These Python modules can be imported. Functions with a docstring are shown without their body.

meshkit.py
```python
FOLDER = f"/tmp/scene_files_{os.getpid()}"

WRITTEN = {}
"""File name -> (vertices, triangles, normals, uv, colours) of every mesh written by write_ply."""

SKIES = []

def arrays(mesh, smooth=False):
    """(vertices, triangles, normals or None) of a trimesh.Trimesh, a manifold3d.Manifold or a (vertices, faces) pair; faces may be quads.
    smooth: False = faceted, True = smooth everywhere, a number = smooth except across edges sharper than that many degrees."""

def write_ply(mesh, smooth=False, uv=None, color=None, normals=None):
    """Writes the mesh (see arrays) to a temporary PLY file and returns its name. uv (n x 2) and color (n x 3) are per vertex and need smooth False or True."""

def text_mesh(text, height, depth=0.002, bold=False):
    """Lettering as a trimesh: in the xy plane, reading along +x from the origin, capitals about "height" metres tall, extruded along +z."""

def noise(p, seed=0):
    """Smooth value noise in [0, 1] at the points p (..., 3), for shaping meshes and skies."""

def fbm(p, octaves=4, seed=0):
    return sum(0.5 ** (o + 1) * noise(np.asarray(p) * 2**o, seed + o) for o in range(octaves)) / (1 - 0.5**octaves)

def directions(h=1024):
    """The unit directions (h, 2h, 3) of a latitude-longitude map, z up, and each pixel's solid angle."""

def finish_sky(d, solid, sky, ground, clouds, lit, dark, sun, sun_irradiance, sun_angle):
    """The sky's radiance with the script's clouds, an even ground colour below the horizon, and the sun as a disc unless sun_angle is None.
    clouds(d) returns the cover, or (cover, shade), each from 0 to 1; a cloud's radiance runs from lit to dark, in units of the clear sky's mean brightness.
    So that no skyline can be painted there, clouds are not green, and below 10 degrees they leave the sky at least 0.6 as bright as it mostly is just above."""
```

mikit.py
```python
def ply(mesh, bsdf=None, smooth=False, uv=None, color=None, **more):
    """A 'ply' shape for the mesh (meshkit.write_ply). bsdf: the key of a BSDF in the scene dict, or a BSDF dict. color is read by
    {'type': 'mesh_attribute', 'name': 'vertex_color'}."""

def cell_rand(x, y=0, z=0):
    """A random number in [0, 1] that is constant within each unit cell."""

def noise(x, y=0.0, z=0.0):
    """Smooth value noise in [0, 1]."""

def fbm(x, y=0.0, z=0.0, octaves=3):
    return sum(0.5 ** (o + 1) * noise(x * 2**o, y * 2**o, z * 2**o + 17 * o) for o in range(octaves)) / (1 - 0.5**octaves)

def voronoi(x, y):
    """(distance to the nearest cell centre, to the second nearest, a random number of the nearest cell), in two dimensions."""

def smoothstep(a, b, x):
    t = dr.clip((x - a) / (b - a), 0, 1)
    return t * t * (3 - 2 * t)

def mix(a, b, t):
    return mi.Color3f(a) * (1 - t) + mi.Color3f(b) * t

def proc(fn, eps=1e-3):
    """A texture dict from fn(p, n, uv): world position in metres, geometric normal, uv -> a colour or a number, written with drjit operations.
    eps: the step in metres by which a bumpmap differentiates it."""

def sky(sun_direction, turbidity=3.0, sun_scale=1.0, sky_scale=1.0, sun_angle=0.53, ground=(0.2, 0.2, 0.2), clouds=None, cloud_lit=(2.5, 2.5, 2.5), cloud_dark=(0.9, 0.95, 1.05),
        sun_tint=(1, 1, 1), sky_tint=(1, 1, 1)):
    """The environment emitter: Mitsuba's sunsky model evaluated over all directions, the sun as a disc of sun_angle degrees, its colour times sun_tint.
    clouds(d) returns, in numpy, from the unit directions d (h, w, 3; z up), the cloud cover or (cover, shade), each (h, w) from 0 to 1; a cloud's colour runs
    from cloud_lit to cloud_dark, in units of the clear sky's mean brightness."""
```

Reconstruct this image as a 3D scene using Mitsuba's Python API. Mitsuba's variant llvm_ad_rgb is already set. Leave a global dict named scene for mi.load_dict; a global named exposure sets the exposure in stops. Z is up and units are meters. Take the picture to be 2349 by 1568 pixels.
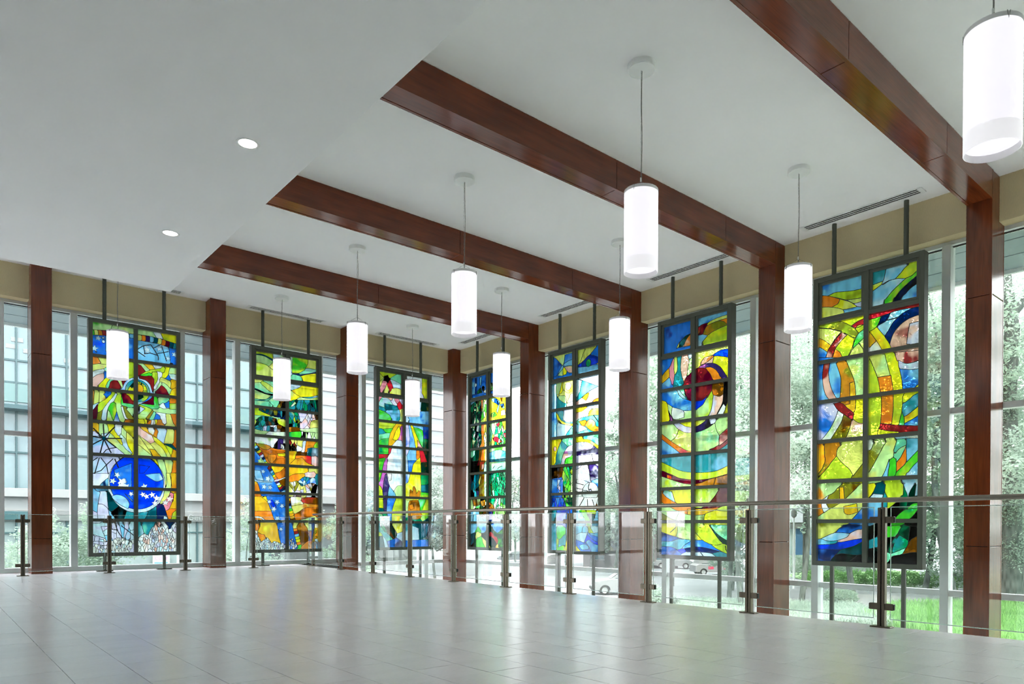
import math, random, numpy as np, trimesh, mitsuba as mi, drjit as dr, mikit, meshkit
from shapely.geometry import Polygon, LineString, MultiPoint, Point, box as sbox
from shapely.ops import unary_union, voronoi_diagram
from shapely import affinity
from mikit import proc, noise, fbm, smoothstep, mix
T = mi.ScalarTransform4f
rng = np.random.default_rng(7)
scene, labels = {'type': 'scene'}, {}

# ---------------------------------------------------------------- camera, sky, exposure
EYE = np.array([0.0, 0.0, 0.861])
YAW, PITCH, ROLL = 0.70764, -0.00794, 0.00313
FPX, CXP, CYP = 1609.14, 1189.56, 1219.52
_r = np.array([math.cos(YAW), -math.sin(YAW), 0]); _f = np.array([math.sin(YAW), math.cos(YAW), 0]); _u = np.array([0, 0, 1.0])
_f2 = _f * math.cos(PITCH) + _u * math.sin(PITCH); _u2 = _u * math.cos(PITCH) - _f * math.sin(PITCH)
_R = _r * math.cos(ROLL) + _u2 * math.sin(ROLL); _U = _u2 * math.cos(ROLL) - _r * math.sin(ROLL)
M = np.eye(4); M[:3, 0], M[:3, 1], M[:3, 2], M[:3, 3] = -_R, _U, _f2, EYE
scene['camera'] = {'type': 'perspective', 'fov': 2 * math.degrees(math.atan(1174.5 / FPX)), 'fov_axis': 'x', 'near_clip': 0.05, 'far_clip': 2000.0,
                   'to_world': T(M.tolist()), 'principal_point_offset_x': -1 * (CXP - 1174.5) / 2349, 'principal_point_offset_y': -1 * (CYP - 784) / 1568}

def overcast(d):
    n = meshkit.fbm(d * 2.6, 4, 3)
    cover = np.clip(0.93 + 0.12 * n, 0, 1)
    return cover, np.clip(0.85 * meshkit.fbm(d * 1.7 + 9.1, 4, 5) - 0.1, 0, 1)
scene['sky'] = mikit.sky((-0.45, -0.5, 0.74), turbidity=4.0, sun_scale=0.05, sky_scale=1.0, ground=(0.3, 0.32, 0.31), clouds=overcast, cloud_lit=(1.5, 1.5, 1.53), cloud_dark=(1.1, 1.12, 1.16))
exposure = 5.75
LAMP = 0.0145

# ---------------------------------------------------------------- small helpers
def numbered(name):
    k, n = name, 0
    while k in labels or k in scene or any(s.startswith(k + '__') for s in scene):
        n += 1; k = f'{name}_{n:03d}'
    return k
_parts = {}
def pkey(parent, name):
    n = _parts.get((parent, name), -1) + 1; _parts[(parent, name)] = n
    return f'{parent}__{name}' + (f'_{n:03d}' if n else '')
def part(parent, name, shape, label=None, kind=None):
    k = pkey(parent, name); scene[k] = shape
    if label or kind: labels[k] = {a: b for a, b in (('label', label), ('kind', kind)) if b}
    return k
def thing(name, label, cat, group=None, shape=None, kind=None):
    k = numbered(name); labels[k] = {'label': label, 'category': cat}
    if group: labels[k]['group'] = group
    if kind: labels[k]['kind'] = kind
    if shape is not None: scene[k] = shape
    return k
def struct(name, shape=None, label=None):
    labels[name] = {'kind': 'structure'}
    if label: labels[name]['label'] = label
    if shape is not None: scene[name] = shape
    return name
BOXF = np.array([[0, 3, 2, 1], [4, 5, 6, 7], [0, 1, 5, 4], [1, 2, 6, 5], [2, 3, 7, 6], [3, 0, 4, 7]])
def box(x0, x1, y0, y1, z0, z1):
    x0, x1 = sorted((x0, x1)); y0, y1 = sorted((y0, y1)); z0, z1 = sorted((z0, z1))
    return np.array([[x0, y0, z0], [x1, y0, z0], [x1, y1, z0], [x0, y1, z0], [x0, y0, z1], [x1, y0, z1], [x1, y1, z1], [x0, y1, z1]], float), BOXF
def tri(m):
    v, f = m; f = np.asarray(f)
    return (np.asarray(v, float), f if f.shape[1] == 3 else np.vstack([f[:, [0, 1, 2]], f[:, [0, 2, 3]]]))
def join(ms):
    vs, fs, o = [], [], 0
    for m in ms:
        v, f = tri(m); vs.append(v); fs.append(f + o); o += len(v)
    return np.vstack(vs), np.vstack(fs)
def cbox(x0, x1, y0, y1, z0, z1, c=0.004):
    """a box with chamfered edges"""
    x0, x1 = sorted((x0, x1)); y0, y1 = sorted((y0, y1)); z0, z1 = sorted((z0, z1))
    pts = []
    for sx in (0, 1):
        for sy in (0, 1):
            for sz in (0, 1):
                p = np.array([(x0, x1)[sx], (y0, y1)[sy], (z0, z1)[sz]], float); s = np.array([1 - 2 * sx, 1 - 2 * sy, 1 - 2 * sz]) * c
                for a in range(3):
                    q = p + s; q[a] = p[a]; pts.append(q)
    h = trimesh.convex.convex_hull(np.array(pts))
    return np.array(h.vertices), np.array(h.faces)
def rings(prof, n=32, c=(0, 0, 0), close=True):
    """lathe of (r, z) around the vertical axis"""
    a = np.arange(n) * 2 * np.pi / n; v = []
    for r, z in prof: v.append(np.stack([c[0] + r * np.cos(a), c[1] + r * np.sin(a), np.full(n, c[2] + z)], -1))
    f = []
    for i in range(len(prof) - 1):
        j = np.arange(n); k = (j + 1) % n
        f.append(np.stack([i * n + j, i * n + k, (i + 1) * n + k, (i + 1) * n + j], -1))
    return np.vstack(v), np.vstack(f)
def tube(pts, r, n=8):
    p = np.asarray(pts, float); r = np.broadcast_to(r, (len(p),)); t = np.gradient(p, axis=0); t /= np.linalg.norm(t, axis=1, keepdims=True) + 1e-12
    a = np.cross(t, np.where(np.abs(t[:, 2:]) < 0.9, [0, 0, 1.0], [1.0, 0, 0])); a /= np.linalg.norm(a, axis=1, keepdims=True) + 1e-12
    b = np.cross(t, a); an = np.arange(n) * 2 * np.pi / n
    v = p[:, None] + r[:, None, None] * (np.cos(an)[None, :, None] * a[:, None] + np.sin(an)[None, :, None] * b[:, None])
    i, j = np.meshgrid(np.arange(len(p) - 1), np.arange(n), indexing='ij')
    q = np.stack([i * n + j, i * n + (j + 1) % n, (i + 1) * n + (j + 1) % n, (i + 1) * n + j], -1).reshape(-1, 4)
    v = v.reshape(-1, 3); L = len(v); q = np.vstack([q[:, [0, 1, 2]], q[:, [0, 2, 3]]])
    caps = [[L, (k + 1) % n, k] for k in range(n)] + [[L + 1, (len(p) - 1) * n + k, (len(p) - 1) * n + (k + 1) % n] for k in range(n)]
    return np.vstack([v, p[:1], p[-1:]]), np.vstack([q, caps])
def flat(poly):
    """shapely polygon -> 2-D vertices and triangles"""
    v, f = trimesh.creation.triangulate_polygon(poly, engine='earcut')
    return np.asarray(v, float), np.asarray(f, int)
def extrude(poly, h):
    m = trimesh.creation.extrude_polygon(poly, h, engine='earcut')
    return np.array(m.vertices), np.array(m.faces)
def srgb(r, g, b):
    return [((c / 255 / 12.92) if c / 255 < 0.04045 else ((c / 255 + 0.055) / 1.055) ** 2.4) for c in (r, g, b)]
def rgb(c): return {'type': 'rgb', 'value': [float(x) for x in c]}
def pr(base, rough=0.5, spec=0.5, metal=0.0, **k):
    return {'type': 'twosided', 'bsdf': {'type': 'principled', 'base_color': base if isinstance(base, dict) else rgb(base), 'roughness': rough, 'specular': spec, 'metallic': metal, **k}} if metal == 0 else \
           {'type': 'twosided', 'bsdf': {'type': 'principled', 'base_color': base if isinstance(base, dict) else rgb(base), 'roughness': rough, 'metallic': metal, **k}}
def bs(name, d): scene[name] = d; return name
P = mikit.ply

# ---------------------------------------------------------------- materials
def wood_fn(ax):
    def fn(p, n, uv):
        a = [p.x, p.y, p.z]; along = a[ax]; o = [a[i] for i in range(3) if i != ax]
        g = fbm(o[0] * 26 + along * 0.4, o[1] * 26 + along * 0.4, along * 1.6, octaves=3)
        fl = noise(o[0] * 5, o[1] * 5, along * 2.3)
        fine = noise(o[0] * 160, o[1] * 160, along * 6)
        t = dr.clip(0.5 * g + 0.4 * fl + 0.2 * fine - 0.05, 0, 1)
        return mix((0.034, 0.0052, 0.0012), (0.235, 0.049, 0.0095), t)
    return fn
bs('wood_vertical', pr(proc(wood_fn(2)), 0.16, 0.5, clearcoat=0.2, clearcoat_gloss=0.96))
bs('wood_along_x', pr(proc(wood_fn(0)), 0.16, 0.5, clearcoat=0.2, clearcoat_gloss=0.96))
def plaster(p, n, uv): return mix((0.86, 0.87, 0.87), (0.90, 0.905, 0.905), fbm(p.x * 1.3, p.y * 1.3, p.z * 1.3))
bs('plaster_white', pr(proc(plaster), 0.9, 0.2))
def tanf(p, n, uv): return mix((0.56, 0.475, 0.285), (0.66, 0.565, 0.355), 0.6 * noise(p.x * 3, p.y * 3, p.z * 0.4) + 0.4 * noise(p.x * 220, p.y * 220, p.z * 40))
bs('wall_dark', pr((0.13, 0.115, 0.10), 0.8, 0.2))
bs('fabric_tan', pr(proc(tanf), 0.9, 0.1))
def tilef(p, n, uv):
    c = mikit.cell_rand(dr.floor((p.x - 0.64) / 0.3185 + 100), dr.floor(p.y / 0.3275), 3)
    t = dr.clip(0.55 * fbm(p.x * 3, p.y * 9, 0.3) + 0.25 * noise(p.x * 60, p.y * 200) + 0.25 * c, 0, 1)
    return mix((0.63, 0.61, 0.63), (0.76, 0.735, 0.755), t)
bs('tile', {'type': 'bumpmap', 'scale': 1.0, 'arbitrary': proc(lambda p, n, uv: 0.0005 * noise(p.x * 5, p.y * 5) + 0.00016 * fbm(p.x * 26, p.y * 60), eps=0.004),
            'bsdf': {'type': 'principled', 'base_color': proc(tilef), 'roughness': 0.26, 'specular': 0.55}})
bs('grout', pr((0.12, 0.125, 0.125), 0.9, 0.1))
bs('concrete', pr((0.5, 0.5, 0.49), 0.85, 0.2))
bs('bronze', pr((0.080, 0.090, 0.070), 0.42, 0.35))
bs('alu', pr((0.66, 0.70, 0.70), 0.35, 0.5))
bs('black', pr((0.012, 0.012, 0.012), 0.5, 0.3))
bs('steel', pr(proc(lambda p, n, uv: mix((0.105, 0.088, 0.062), (0.19, 0.165, 0.125), noise(p.x * 40, p.y * 40, p.z * 3))), 0.33, metal=0.75))
bs('rail_steel', pr((0.34, 0.31, 0.26), 0.3, metal=0.85))
bs('white_paint', pr((0.8, 0.82, 0.81), 0.45, 0.4))
bs('white_cable', pr((0.24, 0.235, 0.22), 0.5, 0.3))
bs('grey_cable', pr((0.22, 0.22, 0.21), 0.5, 0.3))
bs('lead', pr((0.018, 0.02, 0.018), 0.45, 0.4))
bs('window_glass', {'type': 'thindielectric', 'int_ior': 1.72, 'specular_transmittance': rgb((0.885, 0.915, 0.915)), 'specular_reflectance': rgb((0.95, 1, 0.98))})
bs('guard_glass', {'type': 'thindielectric', 'int_ior': 1.5, 'specular_transmittance': rgb((0.84, 0.90, 0.875))})
bs('glass_edge', pr((0.62, 0.78, 0.72), 0.2, 0.5))
bs('opal', pr((0.80, 0.79, 0.81), 0.5, 0.4))
NL = 63
def unpack(v):
    q = dr.floor(v + 0.5); r = dr.floor(q / 4096); g = dr.floor((q - r * 4096) / 64); b = q - r * 4096 - g * 64
    return mi.Color3f(r, g, b) / NL
def glassf(p, n, uv):
    a, b = unpack(uv.x), unpack(uv.y)
    h = p.x + p.y
    w = fbm(h * 5 + 1.5 * noise(h * 3, p.z * 3), p.z * 5, octaves=3)
    t = smoothstep(0.46, 0.76, w)
    s = 0.80 + 0.4 * noise(h * 26, p.z * 9, 4.0)
    return dr.clip(mi.Color3f(a * (1 - t) + b * t) * s, 0, 1)
GF = proc(glassf)
bs('stained_glass', {'type': 'blendbsdf', 'weight': 0.42, 'a': {'type': 'thindielectric', 'int_ior': 1.5, 'specular_transmittance': GF, 'specular_reflectance': rgb((.45, .45, .45))},
                     'b': {'type': 'principledthin', 'base_color': GF, 'roughness': 0.5, 'diff_trans': 1.85, 'spec_trans': 0.0, 'spec_tint': 0.0, 'eta': 1.25}})
ART = {1: """
pg/gr 8,867 81,865 76,854 74,841 8,834
bl/cb 8,815 79,823 79,757 8,755
sb/bl 57,819 79,821 79,762 57,762
b 17 ly ol cr te sb gr ly am cr bl dt 8,823 79,831 162,834
s ws/wh 33 807 8
o ws/wh 49 811 4 4
o ws/wh 50 797 5 6
s ws/wh 21 767 10
pg/ly 79,863 151,865 151,843 76,839
bl/sb 79,821 156,827 156,754 79,760
pg/mg 164,861 217,863 230,842 199,845 164,843
wh/ws 217,863 244,864 254,841 230,842
ye/lm 244,864 305,863 305,830 254,841
b 18 pu sb dt ly or bg dt te ly or 164,833 228,833 304,819
sb/ws 164,816 189,817 248,814 274,809 288,801 288,752 228,752 164,760
bl/cb 274,809 304,808 304,752 280,753
l 164,788 185,804 210,812 234,775 236,758
l 185,802 189,774
l 164,779 189,764
l 187,774 208,780 234,775
l 248,814 256,787 266,758
l 234,783 256,790 272,796
l 220,801 238,815
s ws/wh 197 791 10
s ws/wh 240 802 10
s ws/wh 294 788 9
s ws/wh 270 769 8
or/pk 7,740 29,741 42,716 23,709 7,705
ly/ol 29,741 62,740 69,718 43,714
pg/wh 62,740 80,741 80,714 69,716
ly/pk 7,705 27,710 60,711 52,697 29,689 7,676
wh/ly 7,676 29,689 52,695 51,680 29,671 11,654
pk/or 10,650 30,669 51,678 52,659 34,634 7,633
ye/ly 34,634 56,662 63,669 78,671 63,648 52,630
bl/nv 52,684 60,688 73,673 52,661
mg/wh 52,697 75,706 80,674 73,673 60,688
mg/pg 61,635 69,655 86,670 93,663 74,652 69,636
cr/bg 70,641 80,655 93,663 110,635 74,633
pg/ly 93,665 108,665 115,638 110,633
cr/bg 110,663 130,668 123,643 115,638
lm/pg 78,713 156,716 155,671 82,670
o ws/bl 165 629 52 51
o te/lm 164 629 42 43
v 24 ye lm dg ly 130,625 144,652 161,665 184,658 196,638 191,613 160,593 138,605
o go/or 168 638 16 18
cr/rd 161,725 177,727 194,708 173,693 161,695
pg/ly 169,735 181,737 204,716 208,712 192,706
go/br 181,739 214,737 226,721 208,715
wh/ws 214,737 247,738 245,726 226,720
lm/ly 175,693 198,709 228,722 263,731 259,713 235,712 204,701
gr/eg 177,691 204,705 214,698 188,690
cr/bg 169,677 180,685 208,687 221,682 221,658 215,631 211,646 200,670
ye/lm 263,736 279,738 269,706 265,692 253,693
pg/ly 279,731 304,735 304,710 275,711
wh/mg 275,707 304,710 303,686 279,692
wh/ws 231,714 245,711 243,689 227,648 221,647 235,686
lm/ly 214,709 231,711 231,681 221,660 221,684
ly/am 243,689 263,685 283,677 279,652 263,668 243,676
go/or 281,688 303,686 303,658 283,655
bl/nv 263,690 273,702 281,688
pg/mg 247,670 263,668 279,650 279,633 275,632 263,652
pg/ws 221,630 247,672 243,656 227,633
cr/bg 225,633 245,657 263,646 269,631
go/ye 279,635 303,664 303,631 279,630
am/or 7,611 21,609 17,559 6,557
ly/pg 21,609 37,609 35,569 17,559
ly/am 37,609 59,609 55,582 35,571
bl/nv 50,602 59,611 70,606 59,590
lm/ye 33,560 63,587 85,608 63,572 44,541 31,531
ws/mg 6,553 33,569 19,542 8,526
bg/cr 10,529 19,544 30,560 31,537 28,510 10,512
ws/wh 42,511 48,539 64,568 93,609 96,607 74,573 62,541 59,509
ol/br 31,531 44,539 40,509 28,510
lm/gr 62,541 72,567 90,573 92,542 84,509 60,509
lm/pg 60,509 64,547 70,539 81,507
pg/lm 90,571 96,610 109,609 109,573 111,544 122,515 103,507 94,540
mg/gr 109,609 115,578 147,573 147,562 107,571
wh/ws 107,564 117,563 122,534 129,518 118,521
cr/bg 111,607 130,609 145,590 147,579 117,580
ol/am 113,565 130,556 147,537 147,520 126,526
pg/mg 124,556 147,562 147,528
bl/ws 84,509 92,540 103,507
br/or 122,515 146,513 146,503 126,509
lm/pg 170,578 203,569 216,561 193,529 170,522
cr/bg 217,613 221,583 187,582 176,583 199,596
mg/gr 170,580 221,579 223,610 235,607 234,568 213,567
lv/ws 172,572 189,563 170,544
mg/pg 235,607 274,609 262,597 250,593 242,584
wh/pg 242,584 250,593 278,575 254,570
bl/nv 258,588 276,601 276,577 264,575
pg/mg 214,563 256,570 302,573 302,555 256,553 222,558
ol/am 193,529 214,561 218,553 204,526
mg/pg 204,523 220,553 228,552 220,527 210,518
bl/sb 220,525 228,550 244,543 240,529
wh/ws 228,552 262,553 266,514 250,517 244,538
or/go 278,607 303,610 303,597 278,594
lm/pg 278,592 303,597 302,573 278,572
ly/pg 262,549 280,551 290,521 294,510 266,512
or/am 280,551 302,553 302,511 290,517
v 9 or am wh ye br 169,520 246,525 250,508 169,507
go/am 17,488 35,490 35,457 18,472 11,461
bg/cr 6,495 18,488 11,465 6,462
pg/wh 35,490 62,490 66,470 51,439 36,455
ye/lm 62,490 86,489 80,471 103,439 112,415 144,386 119,409 95,439 71,462
ws/wh 88,489 114,487 108,461 99,458
ly/pg 110,487 125,469 125,439 108,459
ye/ol 114,487 148,488 148,445 127,471
ye/ly 127,465 148,445 147,388 134,410 125,437
ws/pg 108,459 125,437 129,414 144,390 121,416
pg/ly 71,460 95,430 114,405 142,383 121,382 91,409 62,434
lv/ws 6,458 16,457 42,441 5,421
lv/sb 6,444 43,441 91,407 117,386 117,377 5,380
ws/bl 42,455 69,460 62,436 51,437
o dt/nv 51 438 7 8
L 49,489 51,448
L 86,484 56,446
L 18,472 45,443
L 6,444 42,439
L 5,407 43,432
L 39,384 49,429
L 74,387 54,429
L 91,407 58,434
L 110,443 58,439
l 50,385 58,396 73,403 91,407
go/or 179,487 200,486 202,476 222,465 227,452 198,471
pk/wh 169,484 200,469 214,462 223,439 206,433 169,460
wh/ly 200,486 224,484 218,464 202,474
or/go 224,484 238,481 231,455 218,464
ws/lv 238,488 267,488 263,464 255,433 231,455
ly/pg 267,488 294,489 293,447 281,439 255,435
or/am 294,489 302,489 301,419 291,433
ye/ly 214,462 231,453 253,435 271,412 283,382 271,382 251,415 225,439
ly/pg 169,458 206,431 245,384 217,384 182,438
ly/pg 208,431 223,439 251,413 265,383 245,384
ly/am 169,452 182,438 202,407 215,384 169,424
go/am 204,411 223,409 245,384 217,382
ly/pg 169,419 196,400 213,382 168,379
dt/te 255,433 277,432 301,415 301,410 277,424
lm/ye 259,431 277,424 291,414 281,389 269,412
or/go 289,416 301,410 301,382 281,382
lv/ws 10,362 147,365 121,348 98,334 83,316 72,282 70,257 10,260
l 10,349 30,365
l 36,365 21,306
l 41,366 59,340 65,307
l 80,364 57,338 41,318 14,306
L 87,363 98,334
ye/lm 182,363 233,364 244,321 221,348
pg/ly 233,364 258,363 268,323 270,292 260,266 258,300 244,321
ly/pg 258,363 289,365 286,324 280,293 276,266 262,266 270,297
or/go 289,365 303,366 302,259 288,258 280,293
wh/lv 10,306 79,310 68,293 46,275 35,258 10,259
sb/nv 35,258 46,275 68,295 79,298 68,278 64,247 31,243
o ws/wh 162 274 98 111
o cb/bl 162 281 93 104
bl/sb 83,323 143,352 143,261 109,278 90,298
sb/ws 189,310 215,316 242,319 254,296 230,286 205,298
cb/db 170,347 205,343 185,316 170,315
sb/ws 75,224 94,231 120,222 135,199 131,178 105,192 84,210
sb/bl 120,236 146,212 146,204 124,230
s wh/ws 110 280 13
s wh/ws 106 266 10
s wh/ws 117 284 8
s wh/ws 94 305 9
s wh/ws 80 281 10
s wh/ws 126 262 10
s wh/ws 187 265 10
s wh/ws 181 234 9
s wh/ws 194 227 9
s wh/ws 214 234 10
s wh/ws 230 221 11
s wh/ws 224 202 10
s wh/ws 141 235 8
ly/pg 256,255 274,256 271,229 255,207 241,196 249,216 257,233
ly/pg 264,321 276,321 282,287 280,254 262,257 266,286
go/or 280,322 302,323 301,182 287,213 284,267
sb/lv 10,236 39,239 35,216 31,191 29,162 9,174
lv/ws 39,239 60,240 64,205 66,176 49,192 33,194
lv/sb 33,194 47,193 65,174 71,138 69,130 32,131 29,162
lv/ws 9,174 29,162 32,129 9,129
dt/bk 60,240 71,234 82,210 99,187 78,168 66,176
bk/dt 78,166 99,187 119,175 125,167 115,137 89,135 75,155
te/dt 125,167 150,165 149,134 115,133
sb/nv 65,174 78,155 93,133 71,130
te/ws 163,164 200,169 200,158 180,134 163,132
dt/te 200,169 229,189 231,133 188,132
nv/pu 231,189 243,198 255,196 267,155 273,134 231,131
rs/cr 253,203 271,225 284,243 292,241 287,213 275,182 263,173
s wh/pk 277 219 11
s wh/pk 261 205 10
or/rd 263,170 279,182 301,200 301,165 283,140 273,134
go/ye 292,243 302,244 301,182 275,182 289,213
lm/gr 287,164 301,178 301,134 281,136
ws/wh 255,153 267,149 271,134 253,133
ws/lv 9,115 65,115 54,67 27,69 9,82
v 9 ws lv wh lv 9,84 54,67 59,38 8,47
v 12 lv sb lv ws 41,111 149,117 149,64 111,70 89,59 59,63
v 80 wh wh lv ws wh 8,51 59,40 81,61 104,68 137,40 149,57 149,8 8,10
l 89,116 96,93 111,68
l 108,114 149,78
l 71,103 96,97
te/ws 167,117 178,115 186,87 166,61
te/mg 178,115 219,115 213,100 199,79 186,85
v 130 wh wh lv wh ws pk 166,64 186,85 199,77 215,109 243,111 275,116 303,114 302,9 166,10
nv/dt 271,118 283,119 280,103 272,101
""",
2: """
lm/ol 11,854 98,861 98,824 71,840 45,845 11,841
dt/nv 11,841 45,845 71,840 100,829 100,820 69,835 43,840 11,838
pg/gr 11,838 43,840 69,835 95,820 91,810 78,798 60,806 36,809 10,805
ly/lm 10,801 36,805 60,802 82,794 104,782 104,769 10,765
ly/ye 78,798 95,815 113,816 108,782 93,787
ws/pg 95,854 183,863 182,775 104,769
lm/gr 183,852 254,854 252,833 236,804 208,787 180,784
ly/lm 257,854 299,856 299,813 287,816 240,814 254,834
mg/ws 236,804 252,816 299,813 299,806 263,795 217,782 212,788
nv/dt 180,784 208,785 217,782 263,795 299,809 299,802 259,787 217,777
ye/go 217,775 240,785 271,794 299,800 299,777 263,772 226,772
mg/ws 180,777 215,777 221,771 180,770
ly/pg 6,741 60,741 44,726 6,717
mg/pg 60,739 104,743 103,704 81,720 55,730
pg/mg 6,715 44,724 46,718 68,704 103,701 103,682 66,682 38,691 5,700
lm/ly 44,724 57,730 81,720 103,704 103,686 77,694
dt/bk 5,701 38,692 66,682 103,682 103,675 86,675 59,679 33,686 5,695
ly/pg 5,694 33,684 59,678 85,672 63,656 5,652
mg/dt 5,651 63,653 99,679 108,678 77,653 63,647 5,645
mg/pg 5,644 72,649 94,635 5,632
mg/pg 77,653 108,672 125,661 121,643 98,636
ye/go 180,709 203,720 240,732 270,735 303,728 303,703 263,690 228,686 202,692
ws/mg 171,732 217,738 207,721 180,711
ly/pg 219,736 303,737 303,728 263,737
ye/pg 171,703 202,692 216,682 193,671 170,659
te/ws 228,683 263,689 303,701 303,694 263,683
pg/lm 216,680 263,683 303,694 303,676 202,667
v 18 bk dg dt eg te 170,659 202,668 303,681 303,634 166,630
v 8 bk br ol 123,662 155,664 154,631 123,632
pg/wh 172,637 193,662 200,654 184,639
lm/ye 5,617 39,616 63,597 94,585 125,586 125,580 5,585
v 16 bk nv dt te ol 35,607 48,617 154,622 154,583 125,562 94,590 59,597
mg/pg 5,582 63,586 94,585 129,584 129,564 111,567 54,581 5,559
ly/lm 5,561 28,559 19,541 4,535
v 22 dg eg bk br te 17,536 28,561 43,580 76,583 111,578 116,561 134,545 124,529 67,524 15,525
ly/lm 118,578 147,579 147,546 134,549 116,563
v 12 br bk wh lv te 13,527 67,543 129,551 147,542 147,524 93,520 43,521
pg/wh 4,524 43,521 76,520 65,508 4,505
pg/wh 78,520 147,522 147,505 65,508
v 14 dg bk eg te lm 165,609 211,610 211,550 165,548
v 12 wh pk lv 209,610 291,616 290,589 267,580 262,550 220,544 223,582
ly/ol 267,580 290,591 305,593 304,561 262,553
v 4 bk br 283,613 305,615 305,593 290,591
br/am 163,543 183,547 211,546 215,535 163,528
gr/eg 163,519 206,527 222,533 227,523 215,511 163,513
pg/wh 220,542 304,552 304,534 238,528
v 12 wh pg bk 222,531 304,534 304,503 227,509
wh/pg 15,489 147,489 146,448 102,457 75,468 28,467
v 8 bk wh pu br 100,462 124,492 147,489 146,452 111,452
b 14 sb dt ye cr lv nv sb lm 8,471 36,433 73,382
am/ol 23,462 49,462 77,451 75,442 53,441 36,448
or/br 25,458 58,441 119,441 146,443 146,382 77,382 47,436
am/or 75,423 110,423 110,406 92,383 75,395
ye/go 115,428 146,432 146,417 119,417
bl/sb 4,433 27,417 51,389 55,383 3,384
s pg/wh 40 390 10
v 14 wh br bk cr ly 162,493 229,490 229,450 162,447
ws/wh 229,485 245,491 238,444 226,443
am/or 247,489 285,490 280,467 250,460 252,445 238,444
lm/gr 283,476 304,487 304,464 282,465
dt/ws 254,460 304,466 304,433 247,429
go/ye 162,438 201,436 196,412 169,384 162,383
bk/br 196,429 212,437 247,440 247,426 198,425
rd/or 194,416 203,426 249,427 270,419 270,392 247,397 228,418 205,408
go/am 169,384 194,407 224,416 238,404 254,391 280,384 280,382
pk/ws 270,419 289,425 289,387 273,390
bl/sb 3,362 75,369 99,320 123,267 132,246 46,242 24,306 3,339
sb/ws 7,352 42,350 57,307 24,312
s ws/wh 54 347 8
s ws/wh 74 317 11
s ws/wh 58 282 10
s ws/wh 84 280 9
b 13 cr nv sb te ye or rs pu ws lm 77,367 110,315 141,257
go/ye 92,366 135,366 128,350 105,343
or/br 105,340 132,351 146,356 146,327 123,315
br/ol 121,311 146,325 145,301 132,298
wh/lv 99,310 123,317 146,327 146,323 123,311 101,305
or/go 3,311 22,306 35,285 46,238 2,236
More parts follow.
